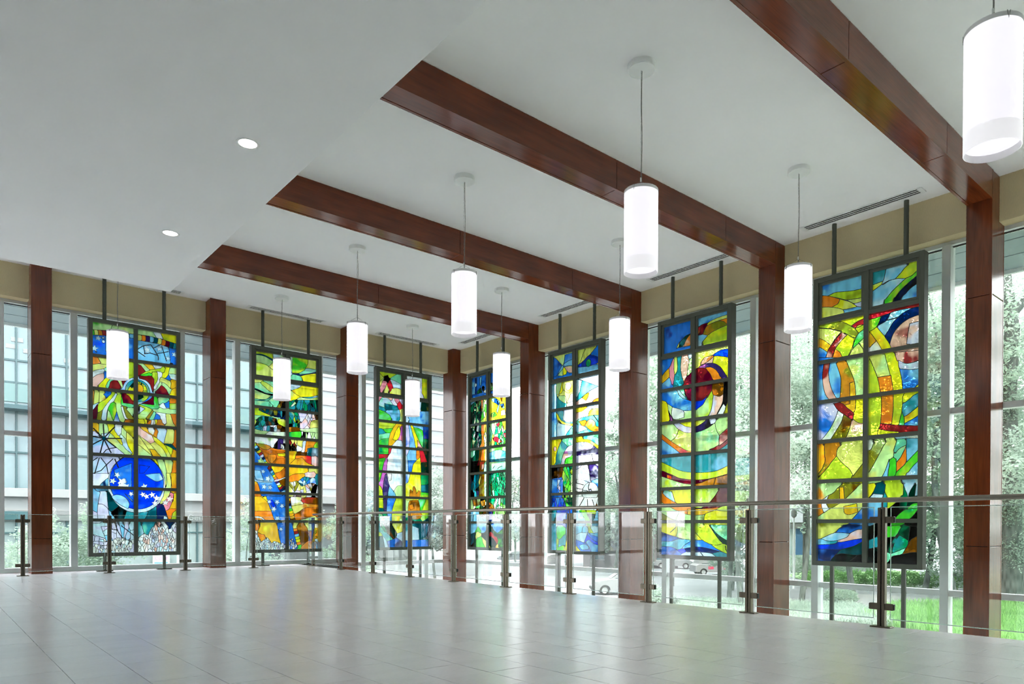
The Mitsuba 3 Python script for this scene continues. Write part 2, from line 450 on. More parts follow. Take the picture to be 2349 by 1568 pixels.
wh/ws 3,322 27,308 57,305 92,307 92,303 57,301 22,303 3,317
go/ye 164,363 223,365 256,360 233,350 186,341 164,328
ly/pk 258,360 303,367 303,358 261,351
pk/wh 242,348 284,360 284,337 242,333
or/go 164,326 186,341 223,347 239,339 214,318 186,305 164,313
v 10 te dt bl ws 209,309 239,332 274,323 303,345 303,298 279,301 246,295 221,289
v 20 lv ly wh pk bk ol 163,302 202,315 225,290 274,307 303,289 302,248 163,247
go/ye 5,241 65,239 78,203 89,179 47,180 4,177
or/go 4,175 89,177 104,136 4,134
ye/or 48,236 67,241 74,215 61,228
bl/sb 67,241 147,240 147,137 104,136 91,177
cb/db 76,226 94,225 111,197 100,184 83,211
s ws/wh 81 219 8
s ws/wh 114 218 10
s ws/wh 100 189 10
s ws/wh 136 202 9
s ws/wh 115 147 10
wh/ws 6,153 34,156 56,146 65,135 58,135 41,148 8,149
wh/ly 165,238 213,238 225,223 232,212 213,205 176,204
br/rd 220,227 241,235 302,237 302,212 269,213 232,221
am/ly 176,202 232,212 255,211 302,212 302,201 241,195 213,178 192,167
or/br 192,167 218,181 243,195 302,196 302,174 271,157 224,143 199,140
ly/pg 199,138 231,143 283,158 283,135 199,134
b 16 go br nv sb gr ye go 165,236 170,197 185,136
sb/bl 160,170 167,159 171,135 160,137
go/ye 34,102 45,116 113,115 122,71 130,41 104,47 90,40 73,64 40,83
or/br 15,113 40,113 34,100 19,100
or/go 25,70 34,83 60,77 62,49 49,38 38,60
v 34 wh wh lv ws 12,94 27,81 42,47 40,8 12,8
v 70 wh wh lv ws 40,42 73,64 90,40 104,49 130,36 146,45 146,8 40,8
bl/sb 117,115 146,113 146,45 130,43
s ws/wh 131 101 8
bl/sb 165,115 183,116 192,72 201,39 164,39
v 24 wh wh ws bl 164,52 182,61 201,36 216,8 164,8
b 17 gr ly or cr sb lm ye or 192,116 203,72 221,8
br/am 203,112 247,112 254,77 268,50 235,30 224,32 217,72
or/am 223,23 254,48 301,52 301,10 223,12
wh/ly 247,115 302,118 301,95 259,97
am/br 254,92 301,88 301,52 268,52
v 7 br bk sb lm or 282,106 304,106 303,12 291,12
""",
3: """
ly/lm 15,854 24,852 41,835 43,829 29,810 14,801
lm/ye 15,854 117,854 82,832 73,835 63,844 41,831
mg/pg 117,854 142,858 142,819 82,826 85,830
ws/wh 80,825 112,813 142,786 141,769 102,772 87,805
pg/ly 14,801 29,810 43,820 36,802 24,777 12,771
rs/pk 24,777 43,812 60,808 60,793 50,772
ly/pk 50,772 63,797 72,784 77,771
rd/rs 65,798 80,819 90,805 102,772 77,771
s bk/bk 63 826 15
ly/ye 87,779 112,787 147,783 146,767 87,766
lm/ye 254,865 301,858 301,776 254,779
wh/lv 147,859 262,866 261,775 146,765
rs/rd 7,743 41,745 26,718 14,697 7,697
ly/pk 41,745 97,746 102,738 89,724 67,732 45,731
mg/ws 14,697 28,720 45,731 67,729 84,719 99,703 72,702 50,706 50,685 23,690
dt/te 50,704 72,704 99,702 116,701 126,683 91,677 55,677
wh/lv 99,742 104,730 116,710 116,701 99,703 84,719 92,726
rs/lv 104,743 126,743 134,725 121,710 109,726
rd/cr 121,710 134,725 146,709 151,694 131,685
lv/wh 126,743 151,744 151,709 136,725
te/dg 7,688 23,688 47,682 57,666 28,669 7,669
gr/mg 7,669 28,671 55,662 77,653 94,636 6,627
sb/te 57,666 77,673 126,683 136,669 136,636 91,636 79,651
ly/pg 136,682 151,688 151,633 136,634
sb/bl 166,674 269,690 306,696 306,634 191,633 179,656
dg/ol 254,739 306,736 306,694 253,693
ws/lv 166,737 259,740 253,686 166,678
ws/te 164,667 179,656 191,637 169,635
lm/ly 11,619 76,617 111,616 101,598 86,583 47,579 11,585
te/mg 11,584 40,581 61,565 40,557 11,552
gr/eg 40,581 86,589 96,588 81,565 61,563
mg/gr 11,552 40,557 61,564 81,565 76,541 39,531 10,522
gr/eg 10,520 39,533 74,541 71,508 10,505
go/ye 73,508 76,543 86,572 106,600 128,615 151,617 151,602 136,603 138,577 130,552 110,529 95,510
ye/go 96,536 111,577 131,605 138,577 130,550 110,531
mv/rs 125,535 135,553 141,579 141,603 151,607 150,519 135,527
lv/bl 166,615 184,614 191,580 191,545 188,505 165,507
sb/bl 184,614 196,613 209,582 217,547 224,508 188,505 192,545
ye/or 194,613 209,612 224,579 242,545 263,511 227,510 217,547
sb/bl 209,612 269,614 269,592 250,601 214,606
gr/mg 214,606 250,601 269,581 271,512 263,511 237,558 222,583
db/bl 269,616 306,615 305,555 271,552
dg/eg 271,554 305,555 305,515 268,512
pk/rs 235,544 263,511 237,511
gr/eg 10,488 73,491 71,463 10,458
wh/ws 98,511 125,535 150,517 150,340 144,322 119,321 99,281 77,314 65,351 63,387 66,422 80,462 88,488
rd/cr 73,496 88,490 81,470 71,465
cr/rd 5,458 68,463 61,451 12,441
gr/lm 10,433 53,436 44,409 39,377 26,333 9,334
mv/lv 44,409 58,436 66,432 63,400 58,378 51,345 40,291 31,312 29,333 36,370
lv/bl 165,494 188,492 180,469 175,460 165,472
sb/ws 188,492 232,493 229,460 232,444 180,438 175,460
ws/ly 165,468 175,456 183,408 183,384 165,385
bl/sb 180,438 229,440 211,421 203,385 183,384
or/am 229,493 247,492 250,461 237,447 229,460
rd/cr 250,495 268,494 284,464 294,438 255,439
dg/bk 271,492 305,492 305,387 260,386 258,428 294,438
ye/ol 232,442 250,459 255,386 203,385 211,421
wh/pg 65,368 90,369 87,339 77,334
pu/nv 53,363 65,357 70,334 77,308 70,279 67,245 43,244 43,308
lm/ye 9,300 31,301 38,278 43,244 9,242
sb/te 77,306 99,285 109,246 67,245 70,279
pg/wh 104,288 124,302 149,303 149,248 129,260
ws/bl 165,367 183,368 190,364 182,337 165,323
ye/ly 200,367 255,370 257,257 236,251 164,249 170,315 185,333
eg/gr 257,368 297,370 297,326 260,321
dt/te 260,321 297,326 297,283 260,288
gr/lm 257,283 305,283 304,254 257,254
am/br 192,292 200,296 208,286 211,310 218,313 226,300 231,278 244,294 252,290 249,256 190,254
lm/ye 9,244 43,243 45,202 9,203
eg/dt 9,201 45,200 50,181 37,176 8,180
pu/nv 43,243 65,244 62,186 47,185
bl/sb 65,244 112,244 99,213 91,182 91,134 76,134 67,169 62,190
lm/ly 112,244 149,241 149,184 134,137 94,132 91,182 101,220
mg/ly 8,167 42,172 52,147 47,133 8,148
dt/eg 37,176 62,177 74,134 54,134
pg/ly 164,241 185,240 184,167 164,164
am/br 185,225 195,234 221,239 244,233 252,200 246,182 265,169 241,151 210,150 184,172 182,202
or/am 187,220 208,225 218,204 195,196
gr/mg 249,240 273,239 262,196 252,191
lm/gr 265,196 299,238 304,175 296,154 267,140 254,151 267,174
eg/dg 164,149 210,148 254,149 262,138 164,134
dg/bk 270,140 304,161 304,134
te/mg 8,124 30,120 52,88 88,65 98,52 64,43 42,69 8,90
lm/gr 8,92 32,84 42,69 8,66
dg/eg 27,120 49,118 69,93 52,90
br/bk 49,118 66,114 88,86 108,56 98,52 74,80
dg/bk 66,117 94,119 116,87 123,69 108,60 86,93
ye/ly 94,119 118,122 149,122 148,87 121,80
dt/bk 8,64 42,66 54,12 7,10
ws/te 42,66 64,43 71,12 54,12
nv/bl 64,41 98,49 118,60 148,39 148,10 73,12
ws/sb 121,80 148,87 148,41 118,60
ws/te 164,123 243,106 248,48 163,45
dt/bk 210,121 304,123 304,50 248,48 246,106
bl/te 163,45 304,50 304,10 163,10
""",
4: """
bl/db 3,862 148,855 148,756 2,770
bl/sb 20,849 48,848 51,772 20,772
nv/db 46,851 61,850 57,771 47,770
o wh/ws 51 816 10 9
sb/bl 85,849 102,848 95,808 85,810
dg/eg 64,782 92,799 105,772 64,770
bk/dg 102,797 112,805 125,794 118,774 105,784
wh/ws 118,778 138,784 138,767 118,768
bl/db 161,855 294,852 294,761 161,772
v 8 bk eg gr pg 164,808 294,800 294,761 164,772
sb/bl 5,743 57,740 54,713 19,705 5,707
v 44 dg eg pg bk dg bk 9,719 57,736 98,738 94,633 8,632
or/am 91,739 118,738 114,698 124,676 114,661 101,663 104,699
v 8 pg lm wh gr 118,742 144,740 144,633 94,633
ye/go 167,741 294,735 293,630 167,633
v 5 bl sb nv 177,732 212,729 241,711 234,690 212,705 187,716
v 4 nv bl sb 244,695 272,697 278,671 256,678
sb/nv 218,669 231,693 244,705 234,673 225,656
pk/br 247,736 263,734 259,707 250,716
v 6 gr lm pg 173,658 199,665 221,648 193,640 173,646
pk/ly 250,665 281,667 287,641 250,641
v 40 dg pg bk eg dg bk wh 8,624 97,620 96,526 7,528
or/am 97,618 127,617 130,582 117,555 136,533 126,513 103,515 107,556 97,585
v 8 pg wh lm 117,555 144,617 143,512 126,513
v 26 mg pg lm gr eg 166,617 296,618 296,512 166,514
ye/ly 256,615 296,616 296,565 274,575
rd/pk 215,605 240,612 243,600 227,590
rd/pk 271,556 293,558 289,533 274,538
v 6 rd pk cr 189,540 218,545 262,517 236,514 198,527
mg/te 18,491 49,492 45,470 21,455
dg/gr 45,487 86,489 82,463 69,439 21,441 21,455 45,468
br/am 83,492 103,492 99,464 89,438 79,439
or/am 103,492 130,492 126,440 96,437
ly/pg 130,492 143,491 142,438 126,440
bk/dt 7,442 99,437 95,384 6,387
br/rd 86,436 126,435 119,385 85,385
pk/or 102,421 122,421 119,399 102,392
mg/ws 122,423 142,426 142,384 122,385
gr/pg 166,497 295,494 295,467 255,478 224,480 166,473
te/sb 166,473 198,479 198,439 165,439
sb/te 198,479 233,480 264,473 295,465 295,438 198,437
te/dt 165,437 295,438 295,424 165,427
mg/pg 165,427 295,424 295,383 165,382
l 191,395 204,406
l 229,389 233,396 261,402
v 12 dt bk dg pu te 6,373 82,373 81,258 5,258
br/ol 82,350 95,368 125,368 122,328 121,260 81,260
ly/am 78,336 92,362 99,366 92,339 85,315
mg/pg 125,370 142,369 141,260 131,260 122,328
v 50 eg eg mg dg dg eg 165,372 295,375 294,255 164,255
v 10 bk br pg dg 5,249 141,250 141,201 5,201
gr/mg 54,215 91,222 87,206 57,204
br/am 91,239 131,246 131,217 104,214
v 6 br am or 170,223 216,216 209,200 170,200
v 16 mg gr eg pg wh 171,245 291,245 291,198 209,200
sb/ws 5,191 87,194 84,169 137,160 137,136 4,134
bk/bk 81,189 128,191 117,171 101,165 87,173
l 39,173 32,138
l 74,163 77,138
l 107,160 124,138
db/nv 151,184 186,184 186,132 150,132
v 8 wh lm gr dg pg 186,190 266,191 253,151 209,160
sb/ws 186,164 218,156 259,141 259,132 186,132
sb/ws 4,117 70,119 56,99 28,80 4,77
gr/dg 56,90 73,113 97,95 90,84 66,90
sb/bl 77,117 140,120 137,95 120,83 97,99
v 10 dt te bk dg -10,77 56,80 56,14 -11,10
ly/lm 52,68 70,88 80,89 100,70 86,58 70,62 59,49
gr/dg 69,57 103,68 107,50 123,21 62,16 59,41
ly/ye 107,64 133,48 133,26 117,34
bk/dg 103,70 140,95 140,50 123,54
dg/bk 157,111 189,114 196,87 170,91 156,71
sb/bl 183,118 209,116 240,120 253,120 250,96 227,84 208,98
dg/gr 196,91 227,84 253,94 252,18 230,20 230,54 202,71
rd/cr 163,71 173,89 195,79 202,69 221,66 234,48 221,32 202,53 186,63
dg/bk 163,63 186,63 208,47 221,28 202,15 163,14
ly/lm 163,26 176,15 163,12
ly/or 218,24 237,32 233,16 217,14
""",
5: """
bl/sb -3,877 161,876 161,734 -3,748
bl/db 6,853 33,848 76,809 48,775 35,766 7,769
ly/pg 33,849 94,850 88,820 82,808 76,809
sb/bl 94,850 155,851 155,821 119,821 87,812
bl/sb 87,812 119,821 155,823 155,791 119,800 88,801
sb/te 48,775 76,808 85,803 82,793 63,781
pg/ly 48,768 63,781 82,792 82,762
ye/ly 82,793 91,798 107,778 100,766 82,765
pk/ly 91,798 119,798 155,790 155,769 125,768 107,778
ly/lm 167,855 214,850 191,819 179,795 167,797
ly/ol 214,850 280,852 243,826 208,807 182,795 200,823
bl/sb 280,852 306,849 305,799 243,822
db/cb 243,822 305,798 305,787 266,779 231,777 179,776 170,788 208,807
ye/ly 305,789 305,764 266,775 289,782
sb/bl 167,784 231,777 266,779 305,772 305,756 167,763
o eg/gr 232 791 14 16
sb/ws -3,743 41,741 38,710 38,688 48,665 41,622 -3,628
pg/ws 41,741 76,737 73,716 54,686 41,699
ye/ol 76,737 88,737 82,708 73,690 57,679
pg/te 54,677 94,678 106,641 88,646 63,663
te/sb 45,674 63,658 88,645 103,635 103,622 45,624
ws/pg 106,641 131,649 155,654 155,615 103,622
ly/ye 88,742 155,737 155,684 137,689 113,684 88,700 79,717
wh/pk 100,729 125,727 134,713 125,699 110,697 97,710
ly/ye 48,683 73,690 88,700 113,684 155,690 155,667 125,667 106,644 94,676
wh/ly 128,677 155,682 155,649 109,641
te/sb 167,735 202,723 288,687 243,674 208,661 167,641 184,688
ws/lv 167,742 305,735 305,685 288,687 202,723
ws/wh 167,733 196,724 184,683 167,669
pk/wh 305,685 304,638 259,630 196,629 166,626 167,639 208,661 243,676 288,686
go/ye 196,652 214,664 237,669 231,653 219,638
or/am 262,634 282,639 304,640 304,621 259,626
sb/bl 0,616 41,613 45,553 45,501 1,504
sb/te 45,608 143,608 142,542 82,551 48,588
wh/lv 88,609 143,608 143,559 106,561 82,575
ly/ye 41,608 51,601 66,579 85,566 112,556 151,551 151,540 112,547 79,556 54,578 41,597
ws/sb 48,555 79,556 112,547 142,542 115,521 100,508 82,508 48,505
te/mg 142,539 160,537 160,489 100,499 115,521
ye/go 161,609 225,609 196,596 166,594
pk/wh 166,594 196,596 228,607 254,603 242,575 207,569 166,566
ly/ye 245,596 304,598 304,569 259,573 231,571
ws/sb 228,609 304,608 304,596 254,601
te/mg 166,543 184,568 231,571 262,572 304,569 304,493 160,501 172,532
ws/sb 166,545 207,534 230,518 190,513 166,509
or/am 178,556 213,558 225,550 213,533 196,537
or/pk 213,537 228,554 248,558 270,545 276,527 304,518 304,501 264,506 236,518
l 262,572 304,526
ye/go 10,463 20,482 76,487 57,459 42,428 38,396 17,391 7,420
o pk/br 34 453 9 10
te/mg 76,487 79,482 112,457 88,430 76,403 63,376 42,378 42,410 51,444
mg/te 79,485 154,485 154,466 112,457
lv/mv 154,466 166,467 166,427 88,428 112,453
lv/pk 88,427 160,427 160,375 76,380 79,407
gr/dg 91,380 100,405 130,413 154,426 201,421 195,397 166,378 142,376
ye/ly 166,475 201,480 242,473 273,456 303,436 303,420 264,448 230,464 195,469 166,469
mg/te 166,479 303,481 303,444 273,456 242,473 201,480
lv/mv 166,467 195,468 230,463 264,446 247,433 213,431 166,431
pu/lv 166,429 213,431 247,433 264,446 303,418 303,408 166,414
lv/ws 166,414 253,414 258,377 166,372
lv/ws 253,414 303,410 303,371 272,374
wh/pk 189,389 212,389 218,376 183,373
bk/br 1,368 85,366 76,341 57,325 1,320
bl/db 1,323 51,326 79,322 79,232 1,232
v 16 gr eg lm dg 85,364 142,363 142,229 85,228
v 6 wh pg bk 133,335 157,337 157,228 130,225
wh/lv 166,341 207,352 238,352 247,322 249,297 206,277 166,299
wh/ws 166,299 201,296 203,267 200,247 165,244
pu/lv 238,352 303,355 302,314 246,306
bl/sb 249,301 302,316 302,261 286,266 258,293
bl/sb 17,321 51,319 51,255 10,253
v 7 bl sb lv ws 51,319 82,317 82,253 48,255
wh/ws 166,315 201,311 235,300 212,285 200,269 200,249 165,248
o wh/ws 246 260 45 39
lv/pk 235,269 249,271 255,260 243,257
l 241,298 235,280 238,267 249,271 255,260 241,253 229,264 206,267
l 166,299 206,290
l 166,278 200,271
l 200,251 165,265
br/am 291,286 305,289 305,239 288,240
sb/bl 4,242 88,238 106,209 118,184 94,164 4,162
v 9 db bl sb cb 4,240 85,238 106,201 4,201
dg/gr 88,240 154,239 154,195 106,197
wh/ws 165,238 291,234 285,210 268,188 165,190
l 209,234 177,194
l 229,229 232,189
l 257,227 271,194
v 8 br wh gr 268,186 291,232 305,233 304,180
bl/db 45,187 159,186 159,128 42,127
te/dg 1,188 45,187 45,127 1,126
sb/cb 165,171 206,180 223,130 165,128
gr/lm 189,181 223,180 257,129 229,128
lm/gr 223,180 279,179 277,167 229,171
dg/te 226,169 277,167 260,135 254,130
sb/ws 279,177 302,181 301,148 274,153
sb/ws 257,136 274,149 301,146 301,126 257,127
te/sb 1,119 45,120 45,12 1,8
gr/mg 45,110 75,118 85,96 75,67 60,59 45,89
te/sb 60,59 88,69 91,35 57,27
lm/gr 45,61 60,59 57,27 88,37 91,10 48,10
sb/ws 124,108 150,112 150,66 130,60
ye/pg 127,56 150,60 150,8 94,8
sb/ws 165,111 200,111 200,94 165,84
sb/ws 200,106 234,110 231,91 200,90
ws/sb 165,80 197,90 231,91 211,49 165,62
lm/ol 234,110 251,109 268,89 240,91
ws/pg 251,109 301,108 301,94 265,89
sb/ws 268,89 301,94 301,72 234,87
bl/sb 231,91 257,81 301,68 301,50 268,60 234,79
cb/bl 214,49 228,85 268,58 301,46 301,38 256,48
sb/bl 220,53 240,61 262,48 301,38 300,8 256,8 234,39
bl/db 165,60 211,47 234,39 256,8 200,8 165,37
ye/ly 162,39 200,6 162,6
sb/te 182,37 211,43 234,36 239,24 200,20
""",
6: """
bl/db 1,896 150,861 149,746 0,776
dg/te 88,768 83,775 100,792 119,804 142,809 131,797 116,782 104,769
ly/pg 78,766 83,777 92,787 88,770
wh/pg 104,769 116,782 119,772 112,765
or/pk 142,809 149,805 149,766 109,766 116,784 128,798
sb/bl 161,854 299,854 299,842 264,841 234,837 207,830 170,820 161,822
ly/ye 205,824 234,837 264,840 299,842 299,831 256,828 229,826 207,820
cr/bg 170,824 189,830 207,831 207,816 191,796 170,795
rd/or 170,824 182,824 177,803 170,797
ol/am 207,820 229,826 256,828 275,821 290,807 256,801 229,795 211,788 191,794 196,807
or/rd 256,829 299,831 299,807 290,807 277,820
lm/ye 299,807 299,767 189,769 209,784 229,794 262,802
ws/sb 166,790 184,794 207,786 195,776 186,770 166,768
bl/sb 0,755 68,746 63,729 48,705 15,678 15,649 0,652
go/or 43,698 48,685 43,665 15,649 13,674 26,689
rs/mv 67,738 68,709 68,677 65,653 58,641 50,660 46,689 51,709
sb/bl 15,647 43,665 50,656 55,634 15,641
ly/ye 70,741 80,742 82,711 81,685 73,674 67,687 67,724
te/dt 80,742 102,741 97,712 97,684 109,634 75,627 70,662 85,690
pk/or 102,742 126,743 133,713 128,682 118,656 111,645 99,678 97,712
ws/wh 128,742 149,742 149,722 138,716 130,724
pg/ly 135,715 149,722 149,671 128,659 129,686
ly/ye 161,742 303,740 303,721 266,726 231,714 202,712 186,701 179,685 163,678
cb/db 229,713 251,722 273,726 305,722 305,688 288,697 255,707
or/pk 231,712 236,709 211,693 184,688 188,703 207,711
pk/lv 236,709 233,687 209,689 184,686 211,695
ye/ly 236,707 255,705 288,696 305,687 305,624 286,635 268,661 251,678 231,687
pu/mv 177,681 202,690 229,686 255,671 277,648 286,631 264,633 251,655 229,672 202,678
or/br 206,674 224,671 244,658 264,631 231,631 220,654
bg/cr 114,633 130,658 149,673 163,678 188,674 211,660 227,636 233,613 226,587 211,570 188,562 146,566 123,586 111,613
bl/sb 0,625 77,618 87,599 109,580 146,565 146,533 109,536 70,551 38,571 15,586 0,590
te/ws 77,618 111,615 116,595 130,575 109,582 89,599
wh/mg 90,617 111,615 118,587 130,574 104,597
bg/cr 111,618 147,620 229,611 226,594 213,576 188,563 165,560 142,567 123,586
cb/db 146,565 188,563 211,577 193,548 167,532 146,533
ye/go 0,588 25,582 38,570 43,541 50,511 0,505
pg/wh 38,570 70,551 109,536 167,531 142,500 65,509 48,532
wh/lv 60,555 109,536 113,511 70,509 57,531
pg/lm 229,593 235,573 229,535 220,508 163,505 165,531 193,548 211,569
br/or 230,616 277,610 275,573 259,567 235,575 229,597
pk/lv 235,575 259,567 275,573 272,544 259,523 246,502 217,506 228,531
bk/pu 277,610 296,609 296,573 292,544 277,525 259,506 246,502 264,529 275,557
wh/lv 275,540 283,528 277,510 251,505 264,525
ol/ye 296,568 305,566 304,506 279,509 292,540
pg/ly 0,497 67,493 89,470 77,443 55,431 32,444 12,462 0,468
bk/mv 43,543 65,509 52,507
lv/pk 65,493 94,492 118,479 146,472 146,452 118,457 89,470
ye/ly 96,491 146,495 195,491 176,476 146,473 123,478
bk/pu 146,472 176,475 210,482 239,486 237,476 210,462 165,452 146,452
lv/wh 222,484 255,490 239,476 224,474
ly/lm 89,470 118,457 146,452 146,386 122,392 89,410 55,431 77,445
pg/mg 146,452 179,452 210,460 242,476 248,452 260,430 259,401 233,390 188,384 146,385
pg/ol 244,477 255,490 304,489 304,464 283,448 260,432 248,454
pk/cr 304,464 304,425 287,412 259,395 260,428 283,446
cr/bg 304,427 304,408 276,390 244,381 210,383 259,397 287,413
or/rd 0,468 15,460 55,431 89,410 122,392 146,385 146,378 94,385 55,413 -1,451
sb/bl -1,451 20,437 55,413 94,385 103,372 -1,381
rd/cr 141,387 188,384 224,385 244,382 188,377 141,379
te/sb 304,408 304,374 233,377 255,382 278,392
te/sb -1,373 304,368 304,331 276,319 243,310 199,308 146,311 98,320 57,337 -1,364
lm/ye -1,363 57,337 98,319 146,311 199,308 243,310 276,319 304,331 304,299 254,287 210,283 146,285 93,296 44,318 -1,340
bg/rd -1,322 57,304 93,291 146,284 210,284 265,292 304,301 304,294 246,288 210,280 183,272 146,268 108,274 59,289 -1,307
or/rd 37,309 59,303 59,290 37,297
pg/lm -1,309 59,289 108,274 146,268 146,248 -1,253
am/br 146,268 183,272 210,280 246,288 239,257 146,252
br/am 246,288 304,297 304,254 237,256
ws/mg 14,242 62,242 76,205 57,214 34,227
ye/lm 62,242 146,242 145,197 108,194 81,203
lm/pg 146,242 259,243 241,221 219,200 198,187 145,185
bg/br 261,243 304,245 304,199 265,185 219,179 187,180 219,200 243,223
or/am -1,247 17,242 34,227 57,214 88,199 127,187 164,182 210,182 265,185 232,171 198,160 164,158 129,161 93,172 56,187 -1,218
go/or 129,181 232,179 250,178 210,162 164,158 129,161
pg/mg -1,214 56,187 93,170 78,140 51,149 -1,175
ol/br -1,175 54,148 78,139 76,130 -1,129
pg/ol 93,170 129,161 164,157 203,160 198,129 78,130 81,146
ye/lm 203,160 232,171 254,176 304,169 303,128 198,129
lm/pg 254,178 271,185 304,188 304,169 263,172
ye/go -1,121 86,120 86,98 78,80 39,90 -2,102
pg/ol 86,120 145,120 145,70 117,72 78,80 86,98
nv/bl -2,102 39,90 78,79 117,70 88,72 56,63 -2,63
te/sb -2,63 56,63 88,72 122,70 145,66 117,50 93,33 56,43 -2,44
sb/bl 117,50 136,60 159,68 145,42 107,36
ye/pg 164,96 175,86 191,70 164,69
lm/pg 164,119 225,117 243,94 265,73 278,59 254,54 227,56 200,66 180,84 164,100
mg/pg 227,119 303,118 303,67 276,78 249,96
dg/te 225,117 236,105 249,95 276,78 303,65 303,50 278,59 254,80
lm/ye 229,55 254,53 278,59 303,50 303,20 275,31 249,42
bl/sb 159,70 191,68 227,55 249,42 275,30 232,38 187,45 159,36
nv/db 117,38 154,44 187,45 232,36 262,31 232,24 187,25 145,24 107,30
bl/nv -2,44 56,43 85,33 107,22 88,1 -2,-1
cb/db 83,33 117,38 126,28 107,18
ws/sb 97,11 121,24 187,27 232,24 265,8 254,5 97,1
te/dt 232,24 265,31 280,28 303,18 303,7 265,7
l 88,138 76,112 54,96
l 187,25 202,8
l 286,52 288,39 297,26
""",
7: """
sb/bl -6,901 146,859 147,708 -5,742
lm/ol 40,819 62,824 89,820 115,816 146,815 146,789 115,791 98,792 69,806
ly/pg 97,793 123,790 146,789 147,780 128,777 117,778
lv/ws 117,778 128,777 147,780 147,760 126,767
or/am 4,828 40,819 76,801 71,789 52,782 4,793
ye/ly 76,801 106,785 128,766 85,767 52,782 71,789
ly/ye 4,793 52,782 85,767 89,752 4,749
sb/te 155,872 214,855 207,834 199,821 155,814
ws/sb 208,857 268,850 255,839 233,820 216,819 199,812 194,813 202,827
ye/pg 155,816 199,822 194,812 165,798 155,794
sb/ws 155,794 165,797 194,812 216,819 233,819 251,817 261,813 239,798 222,784 206,768 155,758
ye/lm 268,850 310,855 310,830 291,827 276,817 262,814 251,816 234,820 249,834
lm/gr 262,814 276,817 291,827 302,818 278,806 249,785 232,767 206,767 222,784 239,798
bk/nv 302,820 310,818 310,790 295,792 274,783 255,767 232,766 249,785 278,806
sb/bl 310,790 310,753 255,764 274,783 295,792
ly/ye 2,749 147,743 147,610 3,637
ol/lm 6,737 41,739 72,736 98,722 119,704 132,690 128,680 120,676 98,691 81,703 47,718 7,729
ye/lm 72,737 106,737 147,738 147,719 124,718 111,713 94,725
cr/rd 147,727 147,709 132,711 122,704 111,713 128,722
ye/lm 147,709 147,693 132,687 122,703
ly/lm 2,730 47,718 81,702 63,685 50,667 27,688 2,700
lm/ye 85,697 98,691 120,674 115,653 101,623 85,626 74,644 63,654 72,674
go/or 2,701 27,688 50,667 39,649 18,666 2,674
sb/bl -7,677 18,666 39,649 32,627 -7,634
cr/pk 81,700 98,689 79,673 63,654 52,626 33,628 41,654 52,669 65,684
or/go 63,654 77,642 85,625 52,623
mg/gr 147,696 147,672 132,658 115,644 117,657 124,675 132,687
ly/pg 132,658 145,638 147,619 101,619 115,644
ly/pg 133,659 147,671 147,636
cr/rd 155,739 210,743 249,742 309,737 309,727 283,727 249,729 220,726 190,722 155,719
sb/ws 220,726 249,728 280,726 264,724 239,709 224,692 208,664 194,683 185,698 210,707
lm/gr 155,717 178,721 197,722 190,705 180,693 163,685 155,681
bk/nv 197,722 220,725 210,707 185,697 190,707
nv/db 309,725 309,705 287,703 264,697 243,683 228,664 220,640 208,664 218,680 232,698 255,716 283,725
pk/cr 309,705 309,573 257,580 234,607 222,630 228,660 243,683 264,697 287,703
lv/pk 272,685 309,687 309,617 264,630 268,661
ye/go 163,685 182,692 202,663 216,639 228,608 237,586 210,590 198,626 182,656
go/or 155,683 163,684 176,666 182,654 170,644 155,626
wh/go 182,654 190,640 198,624 202,609 155,609 155,628 170,644
l 7,729 47,718 81,703
l 216,819 199,812
l 239,709 210,707
sb/bl -7,641 68,627 68,610 77,582 81,555 79,512 73,492 -6,493
pk/cr 28,615 47,614 43,588 46,559 55,529 69,503 49,499 35,519 27,546 24,580
am/ol 66,610 98,611 116,576 121,547 124,514 124,468 116,454 105,464 82,486 79,504 83,538 79,571
go/or 107,545 121,547 125,510 124,468 119,455 90,481 108,483
pg/ly 97,611 149,615 149,485 127,484 124,519 119,554
lv/bl -6,493 60,489 73,470 54,422 16,378 -5,373
cr/bg 60,488 84,488 101,471 120,453 116,432 95,450 73,468
ye/lm 127,491 149,490 150,420 133,424 118,438 122,457
wh/pg 73,468 90,453 82,430 65,404 47,377 16,378 43,406 64,443
ol/br 90,451 114,435 106,404 93,375 47,377 65,404 82,430
ly/pk 116,434 133,424 150,420 150,370 93,375 106,404
ly/pg 159,617 206,612 218,579 224,549 210,549 198,549 186,549 176,578 164,606
lm/ye 157,611 164,607 176,578 188,543 194,508 198,479 196,417 188,378 158,373
ye/lm 206,612 232,612 243,575 253,528 255,481 253,441 245,377 186,379 194,405 226,413 230,454 228,495 224,537
or/am 187,549 198,549 210,549 223,549 229,511 230,474 228,434 225,410 196,415 199,448 198,483 194,513
pk/cr 233,612 309,605 309,577 298,579 278,575 262,576 245,587 239,592
lv/ws 245,587 262,576 278,575 309,579 309,555 278,556 247,563
bl/sb 247,563 278,556 309,556 309,519 298,515 285,503 255,499 253,528
ye/lm 309,523 309,491 287,487 268,471 257,465 257,483 272,493 298,515
sb/te 257,464 272,471 287,483 309,489 309,464 291,448 272,434 259,427 254,441
am/ye 259,427 272,434 291,448 309,466 309,434 283,419 260,408
sb/bl 260,408 283,419 309,434 309,398 287,399 259,403
mg/gr 253,441 259,426 260,403 245,405 249,425
cr/bg 195,415 226,409 249,404 277,399 309,396 309,378 283,380 249,386 216,392 192,399
wh/sb 245,385 283,379 309,377 309,365 241,371
or/go -5,366 32,365 32,339 32,311 -4,263
am/ol 32,365 84,363 72,336 52,312 34,287 12,266 33,311
ly/lm 84,363 150,365 150,305 146,303 119,269 108,289 87,309 69,334
lm/ol 69,332 87,307 108,286 116,269 100,253 10,253 12,266 52,309
ol/br 150,305 150,246 102,251 119,269 138,289
wh/pg 158,361 180,361 170,343 158,333
